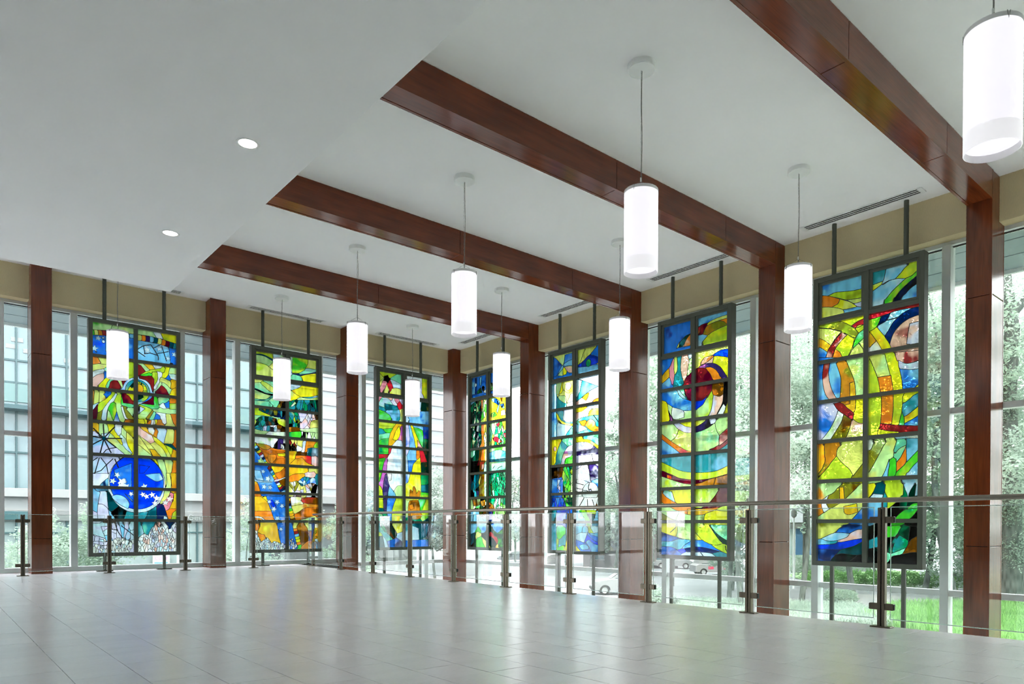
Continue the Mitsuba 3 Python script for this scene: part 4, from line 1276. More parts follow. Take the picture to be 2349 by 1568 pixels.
def panel(num, axis, c, label, zleg):
    rg = np.random.default_rng(40 + num)
    t = thing('stained_glass_panel', label, 'stained glass')
    front, D = (10.455, .14) if axis == 'y' else (14.868, .14)
    Z0 = .28
    def bx(u0, u1, v0, v1, d0, d1, ch=.004):
        return cbox(front + d0, front + d1, c + W_ / 2 - u1, c + W_ / 2 - u0, Z0 + v0, Z0 + v1, ch) if axis == 'y' else cbox(c - W_ / 2 + u0, c - W_ / 2 + u1, front + d0, front + d1, Z0 + v0, Z0 + v1, ch)
    def place(u, v, d):
        u, v = np.asarray(u), np.asarray(v); d = np.broadcast_to(d, u.shape)
        return np.stack([front + d, c + W_ / 2 - u, Z0 + v], -1) if axis == 'y' else np.stack([c - W_ / 2 + u, front + d, Z0 + v], -1)
    F, MU, TR = .07, .072, .058
    part(t, 'frame', P(join([bx(0, F, 0, H_, 0, D), bx(W_ - F, W_, 0, H_, 0, D), bx(F - .002, W_ - F + .002, 0, F, 0, D), bx(F - .002, W_ - F + .002, H_ - F, H_, 0, D)]), 'bronze'), 'dark bronze outer frame')
    part(t, 'mullion', P(bx(W_ / 2 - MU / 2, W_ / 2 + MU / 2, F - .01, H_ - F + .01, .012, D - .01), 'bronze'))
    rows = [F + (H_ - 2 * F) * k / 7 for k in range(8)]
    for v in rows[1:-1]: part(t, 'transom', P(bx(F - .01, W_ - F + .01, v - TR / 2, v + TR / 2, .016, D - .014), 'bronze'))
    shapes, leads = read_art(ART[num], rg)
    lead = unary_union([g.buffer(w) for g, w in leads]) if leads else None
    for r in range(7):
        for col in (0, 1):
            u0, u1 = (F, W_ / 2 - MU / 2) if col == 0 else (W_ / 2 + MU / 2, W_ - F)
            v0, v1 = rows[6 - r] + (TR / 2 if r < 6 else 0), rows[7 - r] - (TR / 2 if r > 0 else 0)
            if r == 0 and num > 1:
                s = .042
                part(t, 'sash', P(join([bx(u0 - .003, u0 + s, v0 - .003, v1 + .003, .03, .1), bx(u1 - s, u1 + .003, v0 - .003, v1 + .003, .03, .1), bx(u0 + s - .002, u1 - s + .002, v0 - .003, v0 + s, .03, .1), bx(u0 + s - .002, u1 - s + .002, v1 - s, v1 + .003, .03, .1)]), 'bronze'))
                u0, u1, v0, v1 = u0 + s, u1 - s, v0 + s, v1 - s
            cell = sbox(u0 - .004, v0 - .004, u1 + .004, v1 + .004)
            left, found = cell, []
            for g, a, b in reversed(shapes):
                if left.is_empty: break
                if not g.intersects(left): continue
                vis = g.intersection(left); left = left.difference(g)
                for q in polys(vis): found.append((q, a, b))
            found = [list(s) for s in found]
            for _ in range(9):                                  # untraced rests go to the pieces beside them
                if left.is_empty or left.area < 1e-6: break
                for s in found:
                    g_ = s[0].buffer(.012, 2).intersection(left)
                    if g_.area > 1e-7:
                        u_ = s[0].union(g_.buffer(.0003)); s[0] = max(polys(u_), key=lambda x: x.area); left = left.difference(g_)
            edge = cell.boundary; keep, thin = [], []      # slivers along a pane's edge join their neighbour
            for s in found:
                x0, y0, x1, y1 = s[0].bounds; m_ = max(x1 - x0, y1 - y0)
                (thin if s[0].buffer(-.017).is_empty and s[0].boundary.intersection(edge.buffer(.0004)).length > .42 * m_ else keep).append(list(s))
            for s in thin:
                if not keep: break
                g_ = s[0].buffer(.0015); n_ = max(keep, key=lambda k_: g_.intersection(k_[0]).area)
                u_ = n_[0].union(g_); n_[0] = max(polys(u_), key=lambda x: x.area)
            found = [tuple(s) for s in keep] if keep else found
            pk = pkey(t, 'pane'); gap, small = [], []
            for q, a, b in found:
                if lead is not None: q = q.difference(lead)
                bare = b.endswith('*'); b = b.strip('*')
                for s in polys(q.buffer(.0008 if bare else -.0034, join_style=2)):
                    s = s.simplify(.0012)
                    if s.area < 6e-5: continue
                    for s2 in polys(s): gap.append(s2); small.append((s2, a, b))
            came = cell.difference(unary_union(gap)) if gap else cell
            scene[pk] = P(join([(lambda m: (place(m[0][:, 0], m[0][:, 1], .054 + m[0][:, 2]), m[1] if axis == 'y' else m[1]))(extrude(g, .01)) for g in polys(came) if g.area > 1e-6]), 'lead')
            labels[pk] = {'label': 'black lead lines holding the coloured glass'}
            tiny_v, tiny_uv = [], []
            for s, a, b in small:
                try: v, f = flat(s)
                except Exception: continue
                m = (place(v[:, 0], v[:, 1], .06), f[:, ::-1] if axis == 'y' else f); uv = np.tile([pack(a), pack(b)], (len(v), 1))
                x0, y0, x1, y1 = s.bounds
                if min(x1 - x0, y1 - y0) < .05 or s.area < .0022: tiny_v.append(m); tiny_uv.append(uv)
                else: part(pk, 'glass_piece', P(m, 'stained_glass', uv=uv))
            if tiny_v: part(pk, 'small_glass_pieces', P(join(tiny_v), 'stained_glass', uv=np.vstack(tiny_uv)), 'small slivers of coloured glass', 'stuff')
    for s in (-1, 1):
        q = c + s * .51
        x, y = (front + .095, q) if axis == 'y' else (q, front + .095)
        part(t, 'hanger_rod', P(tube(np.array([[x, y, Z0 + H_ - .01], [x, y, CE + .005]]), .033, 20), 'bronze', smooth=50))
        part(t, 'leg', P(cbox(x - .026, x + .026, y - .026, y + .026, zleg, Z0 + .01), 'bronze'))
        if zleg > -1: part(t, 'base_plate', P(cbox(x - .13, x + .13, y - .055, y + .055, -.002, .022), 'bronze'))
panel(7, 'y', 4.489, 'rightmost stained glass panel, yellow curves with crimson arcs and a pink disc', GL)
panel(6, 'y', 7.481, 'stained glass panel with a dark red spiral eye ringed in yellow green and blue', GL)
panel(5, 'y', 10.467, 'stained glass panel with a yellow sun above a white ammonite shell and blue waves', GL)
panel(4, 'y', 13.42, 'stained glass panel of a tall brown tree among green leaves, right of the far corner', GL)
panel(3, 'x', 9.05, 'stained glass panel with a black star at its top and a raised hand lower down', GL)
panel(2, 'x', 6.106, 'stained glass panel with a blue starry ribbon crossing orange hills', -.002)
panel(1, 'x', 3.15, 'leftmost stained glass panel with a flower rosette above a deep blue globe', -.002)

# ---------------------------------------------------------------- outdoors
bs('paving', pr(proc(lambda p, n, uv: mix((0.135, 0.145, 0.148), (0.18, 0.19, 0.193), fbm(p.x * .5, p.y * .5))), 0.85, 0.2))
bs('asphalt', pr(proc(lambda p, n, uv: mix((0.115, 0.127, 0.13), (0.15, 0.162, 0.166), fbm(p.x * .4, p.y * .4))), 0.8, 0.2))
bs('turf', pr(proc(lambda p, n, uv: mix((0.10, 0.20, 0.08), (0.22, 0.33, 0.15), fbm(p.x * 1.5, p.y * 1.5))), 0.9, 0.1))
bs('soil', pr((0.16, 0.14, 0.11), 0.95, 0.1))
bs('bark', pr(proc(lambda p, n, uv: mix((0.045, 0.06, 0.052), (0.15, 0.17, 0.155), noise(p.x * 9, p.y * 9, p.z * 2.2))), 0.9, 0.1))
bs('soffit_metal', pr((0.20, 0.27, 0.285), 0.5, 0.4))
bs('render_white', pr(proc(lambda p, n, uv: mix((0.185, 0.205, 0.205), (0.23, 0.25, 0.25), fbm(p.x * .3, p.y * .3, p.z * .3))), 0.8, 0.2))
bs('render_grey', pr((0.14, 0.155, 0.155), 0.8, 0.2))
bs('shop_glass', pr((0.115, 0.18, 0.195), 0.12, 0.5))
bs('shop_glass_dark', pr((0.04, 0.09, 0.10), 0.12, 0.6))
bs('shop_front', pr((0.19, 0.24, 0.245), 0.15, 0.5))
bs('spandrel_green', pr((0.075, 0.15, 0.15), 0.3, 0.5))
bs('teal_dark', pr((0.02, 0.06, 0.07), 0.4, 0.4))
bs('mullion_dark', pr((0.03, 0.07, 0.078), 0.4, 0.4))
bs('brick_grey', pr((0.13, 0.13, 0.13), 0.9, 0.1))
bs('roof_grey', pr((0.15, 0.165, 0.17), 0.9, 0.1))
bs('car_white', pr((0.24, 0.245, 0.25), 0.25, 0.5, clearcoat=1.0))
bs('car_silver', pr((0.16, 0.175, 0.18), 0.25, 0.5, clearcoat=1.0))
bs('car_glass', pr((0.03, 0.045, 0.05), 0.08, 0.6))
bs('tyre', pr((0.03, 0.03, 0.03), 0.8, 0.2))
bs('hub', pr((0.55, 0.56, 0.56), 0.3, metal=0.7))
bs('red_mark', pr((0.55, 0.05, 0.10), 0.5, 0.3))
bs('yellow_sign', pr((0.85, 0.55, 0.06), 0.5, 0.3))
bs('blue_panel', pr((0.10, 0.25, 0.45), 0.5, 0.3))
bs('pale_panel', pr((0.55, 0.66, 0.66), 0.5, 0.3))
bs('pink_neon', pr((0.85, 0.25, 0.55), 0.5, 0.3))
struct('ground', P(join([box(-60, 260, YW + .5, 300, GL - .3, GL), box(XW + .45, 260, -60, YW + .5, GL - .3, GL)]), 'paving'), 'pale paved ground outside')
def slab(pts, h): v, f = extrude(Polygon(pts), h); return v + np.array([0, 0, GL]), f
struct('road', P(slab([(20, 62), (38, 58), (70, 34), (110, 6), (140, 30), (90, 70), (50, 110), (20, 120)], .012), 'asphalt'), 'pale grey asphalt street outside')
struct('lawn', P(slab([(34, -5), (60, -8), (58, 10), (47, 17), (37, 16), (33, 10)], .05), 'turf'), 'bright green lawn beyond the right window')
bs('side_turf', pr((0.17, 0.195, 0.15), 0.9, 0.1))
struct('lawn_side', P(slab([(XW + .6, -60), (120, -60), (90, -9), (60, -8), (34, -5), (30, 8), (XW + .6, 8)], .03), 'side_turf'), 'lawn running along the right side of the building')
struct('verge', P(slab([(59, 29), (66, 24), (84, 30), (80, 40), (66, 36)], .05), 'turf'), 'grass verge across the street')
struct('planting_bed', P(slab([(31, 26), (35.5, 28), (38, 24.5), (42, 18.5), (36, 14), (31, 18)], .06), 'soil'), 'planting bed along the pavement')

# leaves: clumps of small bent blades
def leafcloud(blobs, n, size, seed, clump=False, up=.3):
    r = np.random.default_rng(seed); vol = np.array([b[3] * b[4] * b[5] for b in blobs]) ** .75; cnt = np.maximum(1, (n * vol / vol.sum()).astype(int)); C = []
    for b, m in zip(blobs, cnt):
        d = r.normal(size=(m, 3)); d /= np.linalg.norm(d, axis=1, keepdims=True); rad = r.uniform(.25, 1, m) ** .45
        q = d * rad[:, None] * (1 + .1 * r.normal(size=(m, 1)))
        if clump:                                   # leaves gather on twigs, with gaps between
            nc = 16; cc = r.normal(size=(nc, 3)); cc /= np.linalg.norm(cc, axis=1, keepdims=True); cc *= r.uniform(.35, 1.0, (nc, 1)); q = cc[r.integers(0, nc, m)] + q * r.uniform(.22, .42, (m, 1))
        C.append(np.array(b[:3]) + q * np.array(b[3:6]))
    C = np.vstack(C); m = len(C)
    a = r.normal(size=(m, 3)); a[:, 2] *= .6; a /= np.linalg.norm(a, axis=1, keepdims=True)
    b = np.cross(a, r.normal(size=(m, 3)) + [0, 0, up * 3]); b /= np.linalg.norm(b, axis=1, keepdims=True); nn = np.cross(a, b)
    s = size * r.uniform(.55, 1.35, (m, 1)); w = s * r.uniform(.35, .6, (m, 1))
    pts = np.stack([C - a * s, C + b * w + nn * s * .12, C + a * s, C - b * w + nn * s * .12], 1)
    i = np.arange(m)[:, None] * 4
    return pts.reshape(-1, 3), np.vstack([i + [0, 1, 2], i + [0, 2, 3]])
def leafmat(name, lo, hi):
    def fn(p, n, uv): return mix(lo, hi, dr.clip(.25 + .5 * (fbm(p.x * 1.1, p.y * 1.1, p.z * 1.1) - .3) * 2 + .35 * (noise(p.x * 9, p.y * 9, p.z * 9) - .5), 0, 1))
    bs(name, {'type': 'principledthin', 'base_color': proc(fn), 'roughness': 0.6, 'diff_trans': 1.15, 'spec_trans': 0.0})
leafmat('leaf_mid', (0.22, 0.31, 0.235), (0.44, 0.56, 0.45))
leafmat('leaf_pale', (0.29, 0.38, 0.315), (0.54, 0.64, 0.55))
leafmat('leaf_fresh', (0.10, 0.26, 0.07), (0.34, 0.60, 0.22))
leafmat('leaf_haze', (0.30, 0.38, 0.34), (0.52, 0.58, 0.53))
def limb(p0, p1, r0, r1, seed, bend=.6, n=9):
    r = np.random.default_rng(seed); t = np.linspace(0, 1, n)[:, None]; p0, p1 = np.array(p0, float), np.array(p1, float)
    q = p0 + (p1 - p0) * t; o = r.normal(size=(3,)); o2 = r.normal(size=(3,))
    q += (np.sin(math.pi * t) * o + np.sin(2 * math.pi * t) * o2 * .5) * bend * np.linalg.norm(p1 - p0) * .06
    return tube(q, np.linspace(r0, r1, n), 9)
def tree(x, y, h, cr, base, tr, n, size, mat, seed, label, lean=(0, 0), cat='tree', limbs=7):
    r = np.random.default_rng(seed); t = thing('tree', label, cat, None)
    top = np.array([x + lean[0], y + lean[1], GL + h * .9]); foot = np.array([x, y, GL])
    tr *= .62; ms = [limb(foot, top, tr, tr * .2, seed, .7, 14)]; blobs = []
    for i in range(limbs):
        f = r.uniform(base / h * .9, .85); a = i * 2.4 + r.uniform(-.4, .4); p = foot + (top - foot) * f
        L = cr * r.uniform(.6, 1.0) * (1.15 - f * .6); e = p + np.array([math.cos(a) * L, math.sin(a) * L, L * r.uniform(.25, .7)])
        ms.append(limb(p, e, tr * (1 - f) * .6 + .02, .02, seed + i + 1, 1.0))
        blobs.append((*e, cr * r.uniform(.35, .55), cr * r.uniform(.35, .55), cr * r.uniform(.28, .45)))
    for i in range(5):
        f = base / h + (1 - base / h) * (i + .8) / 5; k = math.sin(math.pi * min(1, .25 + .75 * (i + .5) / 5)) * .8 + .2
        blobs.append((x + lean[0] * f + r.normal() * cr * .18, y + lean[1] * f + r.normal() * cr * .18, GL + h * f, cr * k * .85, cr * k * .85, h * (1 - base / h) / 6.5))
    part(t, 'trunk', P(join(ms), 'bark', smooth=True)); part(t, 'crown', P(leafcloud(blobs, int(n * 1.9), size * .6, seed, True), mat), 'leafy crown')
    return t
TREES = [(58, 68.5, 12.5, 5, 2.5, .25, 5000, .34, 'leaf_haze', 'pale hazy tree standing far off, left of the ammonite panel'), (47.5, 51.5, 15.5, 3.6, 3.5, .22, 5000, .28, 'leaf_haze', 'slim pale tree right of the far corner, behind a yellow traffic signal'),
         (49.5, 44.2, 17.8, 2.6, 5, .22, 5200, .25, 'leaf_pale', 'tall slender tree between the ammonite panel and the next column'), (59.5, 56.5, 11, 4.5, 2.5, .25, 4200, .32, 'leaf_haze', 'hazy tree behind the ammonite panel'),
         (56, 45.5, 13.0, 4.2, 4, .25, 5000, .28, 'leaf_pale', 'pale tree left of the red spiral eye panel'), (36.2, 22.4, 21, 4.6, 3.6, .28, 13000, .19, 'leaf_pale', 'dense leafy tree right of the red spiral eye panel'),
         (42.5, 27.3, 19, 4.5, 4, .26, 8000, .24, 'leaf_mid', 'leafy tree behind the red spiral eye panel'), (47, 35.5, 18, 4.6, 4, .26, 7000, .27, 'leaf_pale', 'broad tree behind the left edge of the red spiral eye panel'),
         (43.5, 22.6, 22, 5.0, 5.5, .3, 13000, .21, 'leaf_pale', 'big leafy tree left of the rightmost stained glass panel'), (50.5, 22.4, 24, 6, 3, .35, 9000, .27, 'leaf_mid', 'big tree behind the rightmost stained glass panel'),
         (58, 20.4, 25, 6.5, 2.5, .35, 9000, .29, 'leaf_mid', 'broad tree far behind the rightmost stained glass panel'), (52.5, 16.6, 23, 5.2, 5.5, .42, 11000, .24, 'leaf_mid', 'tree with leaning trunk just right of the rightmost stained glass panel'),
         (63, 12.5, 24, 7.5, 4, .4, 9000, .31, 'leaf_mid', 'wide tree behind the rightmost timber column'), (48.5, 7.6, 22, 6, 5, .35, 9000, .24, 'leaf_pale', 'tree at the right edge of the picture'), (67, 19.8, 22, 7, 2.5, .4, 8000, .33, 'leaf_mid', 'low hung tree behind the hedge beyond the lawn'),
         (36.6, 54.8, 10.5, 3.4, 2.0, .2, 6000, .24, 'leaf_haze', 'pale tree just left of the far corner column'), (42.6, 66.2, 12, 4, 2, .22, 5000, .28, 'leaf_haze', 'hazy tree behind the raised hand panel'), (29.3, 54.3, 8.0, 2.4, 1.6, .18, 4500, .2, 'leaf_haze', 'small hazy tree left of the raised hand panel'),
         (18.9, 39.3, 5.5, 2.1, .9, .1, 5500, .13, 'leaf_mid', 'small street tree right of the starry ribbon panel'), (14.3, 41, 6.2, 1.9, 1.2, .1, 4500, .13, 'leaf_pale', 'small street tree left of the starry ribbon panel'),
         (6.3, 39.5, 6.6, 2.1, .8, .1, 7000, .13, 'leaf_mid', 'green street tree right of the leftmost timber column'), (3.9, 38.5, 5.2, 1.9, .6, .1, 6000, .12, 'leaf_pale', 'pale street tree at the far left of the left windows'), (24.6, 19.4, 14.0, 2.2, 10.2, .1, 2600, .17, 'leaf_mid', 'tree whose dark branch shows above, left of the red spiral eye panel')]
TREES += [(30, -6, 20, 6, 3, .3, 5000, .3, 'leaf_mid', 'tree on the side lawn out of frame, nearest'), (40, -14, 22, 7, 3, .3, 5000, .32, 'leaf_mid', 'tree on the side lawn out of frame, second'), (28, -22, 20, 7, 3, .3, 5000, .32, 'leaf_mid', 'tree on the side lawn out of frame, third'),
          (52, -4, 22, 7, 3, .3, 5000, .32, 'leaf_mid', 'tree on the side lawn out of frame, fourth'), (24, -36, 20, 7, 3, .3, 4000, .34, 'leaf_mid', 'tree on the side lawn out of frame, last'),
          (64.5, 26.5, 9, 3.8, 1.0, .2, 4200, .24, 'leaf_mid', 'low dense tree behind the bus shelter'), (58, 17.2, 6.5, 2.6, .6, .16, 4200, .2, 'leaf_mid', 'low bushy tree just right of the rightmost panel'), (47.5, 30.2, 7.5, 2.2, .8, .16, 4000, .2, 'leaf_pale', 'low leafy tree right of the red spiral eye panel, near the street')]
for i, a in enumerate(TREES): tree(*a[:9], 100 + 13 * i, a[9], lean=((-2.5, 1.0) if i == 11 else (.4, -.3)), limbs=9 if a[2] > 14 else 6)
# the old ivy clad tree by the right edge
t = thing('ivy_tree', 'old thick tree overgrown with ivy near the right edge of the picture', 'tree')
tr_pts = np.array([[53.6, 13.6, GL], [53.4, 13.65, 0], [53.2, 13.7, 5], [53.3, 13.9, 9], [52.9, 13.6, 13.5], [52.7, 14.0, 17.5]])
part(t, 'trunk', P(join([tube(tr_pts, [.75, .6, .52, .46, .42, .3], 14), limb((52.8, 13.7, 14.2), (54.6, 11.6, 18.2), .28, .12, 5), limb((52.8, 13.8, 13.6), (51.6, 15.0, 16.6), .2, .08, 6), limb((52.7, 14, 17.4), (52.2, 14.6, 20), .25, .1, 7)]), 'bark', smooth=True))
part(t, 'ivy', P(leafcloud([(53.4, 13.5, -.6, .85, .85, 1.6), (53.2, 13.7, 2.4, 1.0, 1.0, 1.7), (53.1, 13.8, 5.6, .8, .8, 1.6), (53.2, 13.9, 8.4, .8, .8, 1.2)], 9000, .08, 77), 'leaf_pale'), 'ivy leaves')
part(t, 'crown', P(leafcloud([(53, 13.2, 17, 3.5, 3.5, 1.8), (52.4, 14.4, 13, 2.2, 2.4, 1.6), (54.4, 12, 12.4, 2.2, 2.2, 2), (53.4, 12.6, 9.8, 2.2, 2.2, 1.5), (53.2, 15.4, 8.4, 1.6, 1.6, 1.5)], 9000, .13, 78), 'leaf_pale'), 'leafy crown')
# hedges, shrubs and bedding plants
for (x0, y0, x1, y1, h, w, m, l, n) in ((55.5, 27.6, 62, 18.6, 1.5, .9, 'leaf_fresh', 'bright green hedge beyond the lawn below the rightmost stained glass panel', 15000), (63.4, 33.6, 66.5, 30.2, 2.6, .8, 'leaf_mid', 'dark clipped hedge across the street, left of the rightmost stained glass panel', 7000),
                                     (62.2, 17.0, 66, 12.0, 2.2, 1.2, 'leaf_mid', 'green hedge behind the rightmost timber column', 7000)):
    m_ = 9; bl = [(x0 + (x1 - x0) * k / (m_ - 1), y0 + (y1 - y0) * k / (m_ - 1), GL + h / 2, w, w, h / 2) for k in range(m_)]
    thing('hedge', l, 'hedge', None, P(leafcloud(bl, n, .085, int(x0 * 7)), m))
SH = [(31.0, 25.0, 1.7, 1.1, 'leaf_pale', 'pale shrub below the left side of the red spiral eye panel'), (32.9, 25.6, 1.1, .9, 'leaf_haze', 'whitish low shrub behind the railing post left of the red spiral eye panel'), (27.5, 31.5, .9, 1.2, 'leaf_haze', 'low whitish shrub under the ammonite panel'),
      (44.5, 20.6, 1.0, 1.0, 'leaf_mid', 'round shrub at the pavement edge left of the rightmost panel'), (50.2, 10.2, 1.2, 1.4, 'leaf_pale', 'flowering pale shrub beside the ivy clad tree'), (61.0, 15.6, 3.6, 1.3, 'leaf_mid', 'dark upright bush left of the rightmost timber column'),
      (54.0, 44.6, 2.4, 1.0, 'leaf_mid', 'dark bush in front of the grey house')]
for i, (x, y, h, w, m, l) in enumerate(SH):
    thing('shrub', l, 'shrub', None, P(leafcloud([(x, y, GL + h * .5, w, w, h * .5), (x + w * .5, y - w * .3, GL + h * .4, w * .6, w * .6, h * .4)], 4200, .07, 300 + i), m))
def blades(poly, n, h, w, seed, lean=.35):
    r = np.random.default_rng(seed); g = Polygon(poly); x0, y0, x1, y1 = g.bounds; pts = []
    q = r.uniform((x0, y0), (x1, y1), (n * 3, 2))
    import shapely
    q = q[shapely.contains_xy(g, q[:, 0], q[:, 1])][:n]; m = len(q); b = np.column_stack([q, np.full(m, GL)])
    a = r.uniform(0, 6.28, m); hh = h * r.uniform(.5, 1.3, m); d = np.stack([np.cos(a), np.sin(a), np.zeros(m)], 1); s = np.stack([-np.sin(a), np.cos(a), np.zeros(m)], 1) * w
    mid = b + d * (hh * lean * .35)[:, None] + np.array([0, 0, 1]) * (hh * .6)[:, None]; tip = b + d * (hh * lean)[:, None] + np.array([0, 0, 1]) * hh[:, None]
    v = np.stack([b - s, b + s, mid + s * .8, mid - s * .8, tip], 1).reshape(-1, 3); i = np.arange(m)[:, None] * 5
    return v, np.vstack([i + [0, 1, 2], i + [0, 2, 3], i + [3, 2, 4]])
thing('meadow_grass', 'long pale green grass growing on the lawn outside the right windows', 'grass', None, P(blades([(33, 6), (52, 2), (53, 12), (45, 17.5), (37, 16), (33, 10)], 26000, .55, .03, 5), 'leaf_fresh'), 'stuff')
thing('bedding_plants', 'low grey green plants filling the planting bed along the pavement', 'plants', None, P(blades([(31, 26), (35.5, 28), (38, 24.5), (42, 18.5), (36, 14), (31, 18)], 22000, .5, .04, 6, .6), 'leaf_pale'), 'stuff')

# the building's own eaves seen through the top of the windows
def eaves(axis, label):
    t = thing('eaves', label, 'eaves')
    for i in range(6):
        a, b = .48 + i * .345, .48 + i * .345 + .335; z = 4.985 + .006 * (i % 2)
        part(t, 'soffit_board', P(cbox(X0, XW + 2.6, YW + a, YW + b, z, z + .05, .006) if axis == 'x' else cbox(XW + a, XW + b, Y0, YW + .48 + i * .345, z, z + .05, .006), 'soffit_metal'))
    part(t, 'fascia', P(cbox(X0, XW + 2.6, YW + 2.55, YW + 2.62, 4.93, 5.6, .006) if axis == 'x' else cbox(XW + 2.55, XW + 2.62, Y0, YW + 2.6, 4.93, 5.6, .006), 'alu'), 'pale metal fascia')
    part(t, 'roof_deck', P(box(X0, XW + 2.6, YW + .42, YW + 2.6, 5.06, 5.6) if axis == 'x' else box(XW + .42, XW + 2.6, Y0, YW + 2.6, 5.06, 5.6), 'render_grey'))
eaves('x', 'blue grey boarded eaves outside above the left windows'); eaves('y', 'blue grey boarded eaves outside above the right windows')

# glazed commercial building across the street, seen through the left windows
t = thing('office_building', 'pale glazed commercial building across the street behind the left windows', 'building')
FY, xa, xb, FM = 60.0, -18.6, 23.1, 2.975
part(t, 'wall', P(box(xa, xb, FY + .25, FY + 16, GL, 24), 'render_white'))
bands = [(GL, -3.4, 'render_grey'), (1.15, 1.85, 'teal_dark'), (1.85, 2.75, 'render_white'), (2.75, 3.4, 'render_white'), (8.55, 9.1, 'teal_dark'), (9.4, 10.7, 'spandrel_green'), (15.6, 16.6, 'spandrel_green')]
part(t, 'base_course', P(cbox(xa, xb, FY - .2, FY + .3, GL, -3.4, .02), 'render_grey'))
part(t, 'sign_band', P(cbox(xa, xb, FY - .35, FY + .3, 1.15, 1.85, .02), 'render_grey'), 'green grey sign band over the shops')
part(t, 'sign_band', P(cbox(-4, 6.4, FY - .42, FY - .3, 1.2, 1.8, .02), 'shop_glass_dark'), 'dark teal shop sign')
part(t, 'cornice', P(cbox(xa, xb, FY - .7, FY + .3, 2.8, 3.4, .03), 'render_white'), 'white ledge above the shops')
part(t, 'parapet', P(cbox(xa, xb, FY - .15, FY + .3, 1.85, 2.8, .02), 'render_white'))
part(t, 'canopy', P(cbox(xa, xb, FY - 1.5, FY + .3, 8.75, 9.05, .02), 'teal_dark'), 'dark teal canopy slab')
part(t, 'spandrel', P(cbox(xa, xb, FY - .1, FY + .3, 9.4, 10.75, .02), 'spandrel_green'))
for z in (10.75, 12.3, 5.9, 15.6): part(t, 'transom', P(cbox(xa, xb, FY - .12, FY + .06, z - .07, z + .07, .01), 'mullion_dark'))
for z in (-.1 + .4, -2.2): part(t, 'transom', P(cbox(xa, xb, FY - .12, FY + .06, z - .06, z + .06, .01), 'mullion_dark'))
rngf = np.random.default_rng(3)
for k in range(15):
    x = 5.2 + FM * (k - 8)
    if x < xa or x > xb: continue
    part(t, 'mullion', P(cbox(x - .06, x + .06, FY - .16, FY + .1, -3.4, 1.15, .01), 'mullion_dark')); part(t, 'mullion', P(cbox(x - .06, x + .06, FY - .16, FY + .1, 3.4, 24, .01), 'mullion_dark'))
    for z0, z1 in ((-3.4, -2.26), (-2.14, .24), (.36, 1.15), (3.4, 5.83), (5.97, 8.75), (9.05, 9.4), (10.82, 12.23), (12.37, 15.5), (15.7, 19.5), (19.6, 24)):
        e = float(rngf.uniform(-.03, .03)); x1_ = min(x + FM - .07, xb)
        if x1_ - x < .4: continue
        part(t, 'window', P(box(x + .07, x1_, FY + .0 + e, FY + .2, z0, z1), 'shop_front' if z1 < 2 else 'shop_glass'))
for k, (x, z) in enumerate(((4.9, 13.6), (5.6, 12.9), (4.6, 13.1), (8.0, 12.6), (10.6, 13.2))): part(t, 'ceiling_lamp', P(box(x, x + .7, FY - .06, FY - .02, z, z + .3), 'render_white'), 'white ceiling light seen through the glass')
def text3(s, h, pos, m_, parent, lab):
    m = meshkit.text_mesh(s, h, .03, True); v = np.array(m.vertices); f = np.array(m.faces)
    part(parent, 'lettering', P((np.stack([pos[0] + v[:, 0], np.full(len(v), pos[1]) - v[:, 2], pos[2] + v[:, 1]], -1), f), m_), lab)
text3('Genom', .45, (16.3, FY - .37, 1.28), 'render_white', t, 'white lettering on the sign band')
t2 = thing('cafe_sign', 'pink and pale blue cafe sign in the shop window below the blue globe panel', 'sign')
part(t2, 'board', P(cbox(13.75, 14.95, FY - .5, FY - .42, -2.35, -1.25, .01), 'pale_panel')); text3('cafe', .34, (13.85, FY - .51, -1.8), 'pink_neon', t2, 'pink lettering'); part(t2, 'underline', P(cbox(13.85, 14.8, FY - .55, FY - .5, -2.15, -2.0, .01), 'blue_panel'), 'pale blue bar')
# striped tower far behind
t = thing('tower_block', 'tall white tower with grey window bands far behind the raised hand panel', 'building')
TA, TBx, TY = 66.0, 121.0, 170.0
part(t, 'core', P(box(TA, TBx, TY + .6, TY + 25, GL, 74), 'render_grey'))
bs('tower_band', pr((0.17, 0.20, 0.205), 0.3, 0.5)); bs('tower_white', pr((0.255, 0.26, 0.268), 0.7, 0.2))
for k in range(21):
    z = 3.2 + k * 3.6
    if z > 72: break
    part(t, 'spandrel', P(cbox(TA - .2, TBx + .2, TY, TY + 1, z, z + 1.85, .03), 'tower_white')); part(t, 'window_band', P(box(TA, TBx, TY + .35, TY + .7, z + 1.85, z + 3.6), 'tower_band'))
t = thing('low_building', 'low white building with pale cornice behind the street tree near the handrail end', 'building')
part(t, 'wall', P(box(27, 48, 77, 90, GL, 3.4), 'render_grey')); part(t, 'cornice', P(cbox(26.4, 48.6, 76.2, 90, 3.4, 4.3, .05), 'render_white'), 'white cornice')
for k in range(7): part(t, 'pilaster', P(cbox(27.2 + k * 3.4, 28.0 + k * 3.4, 76.6, 77.2, GL, 3.4, .03), 'render_white'))
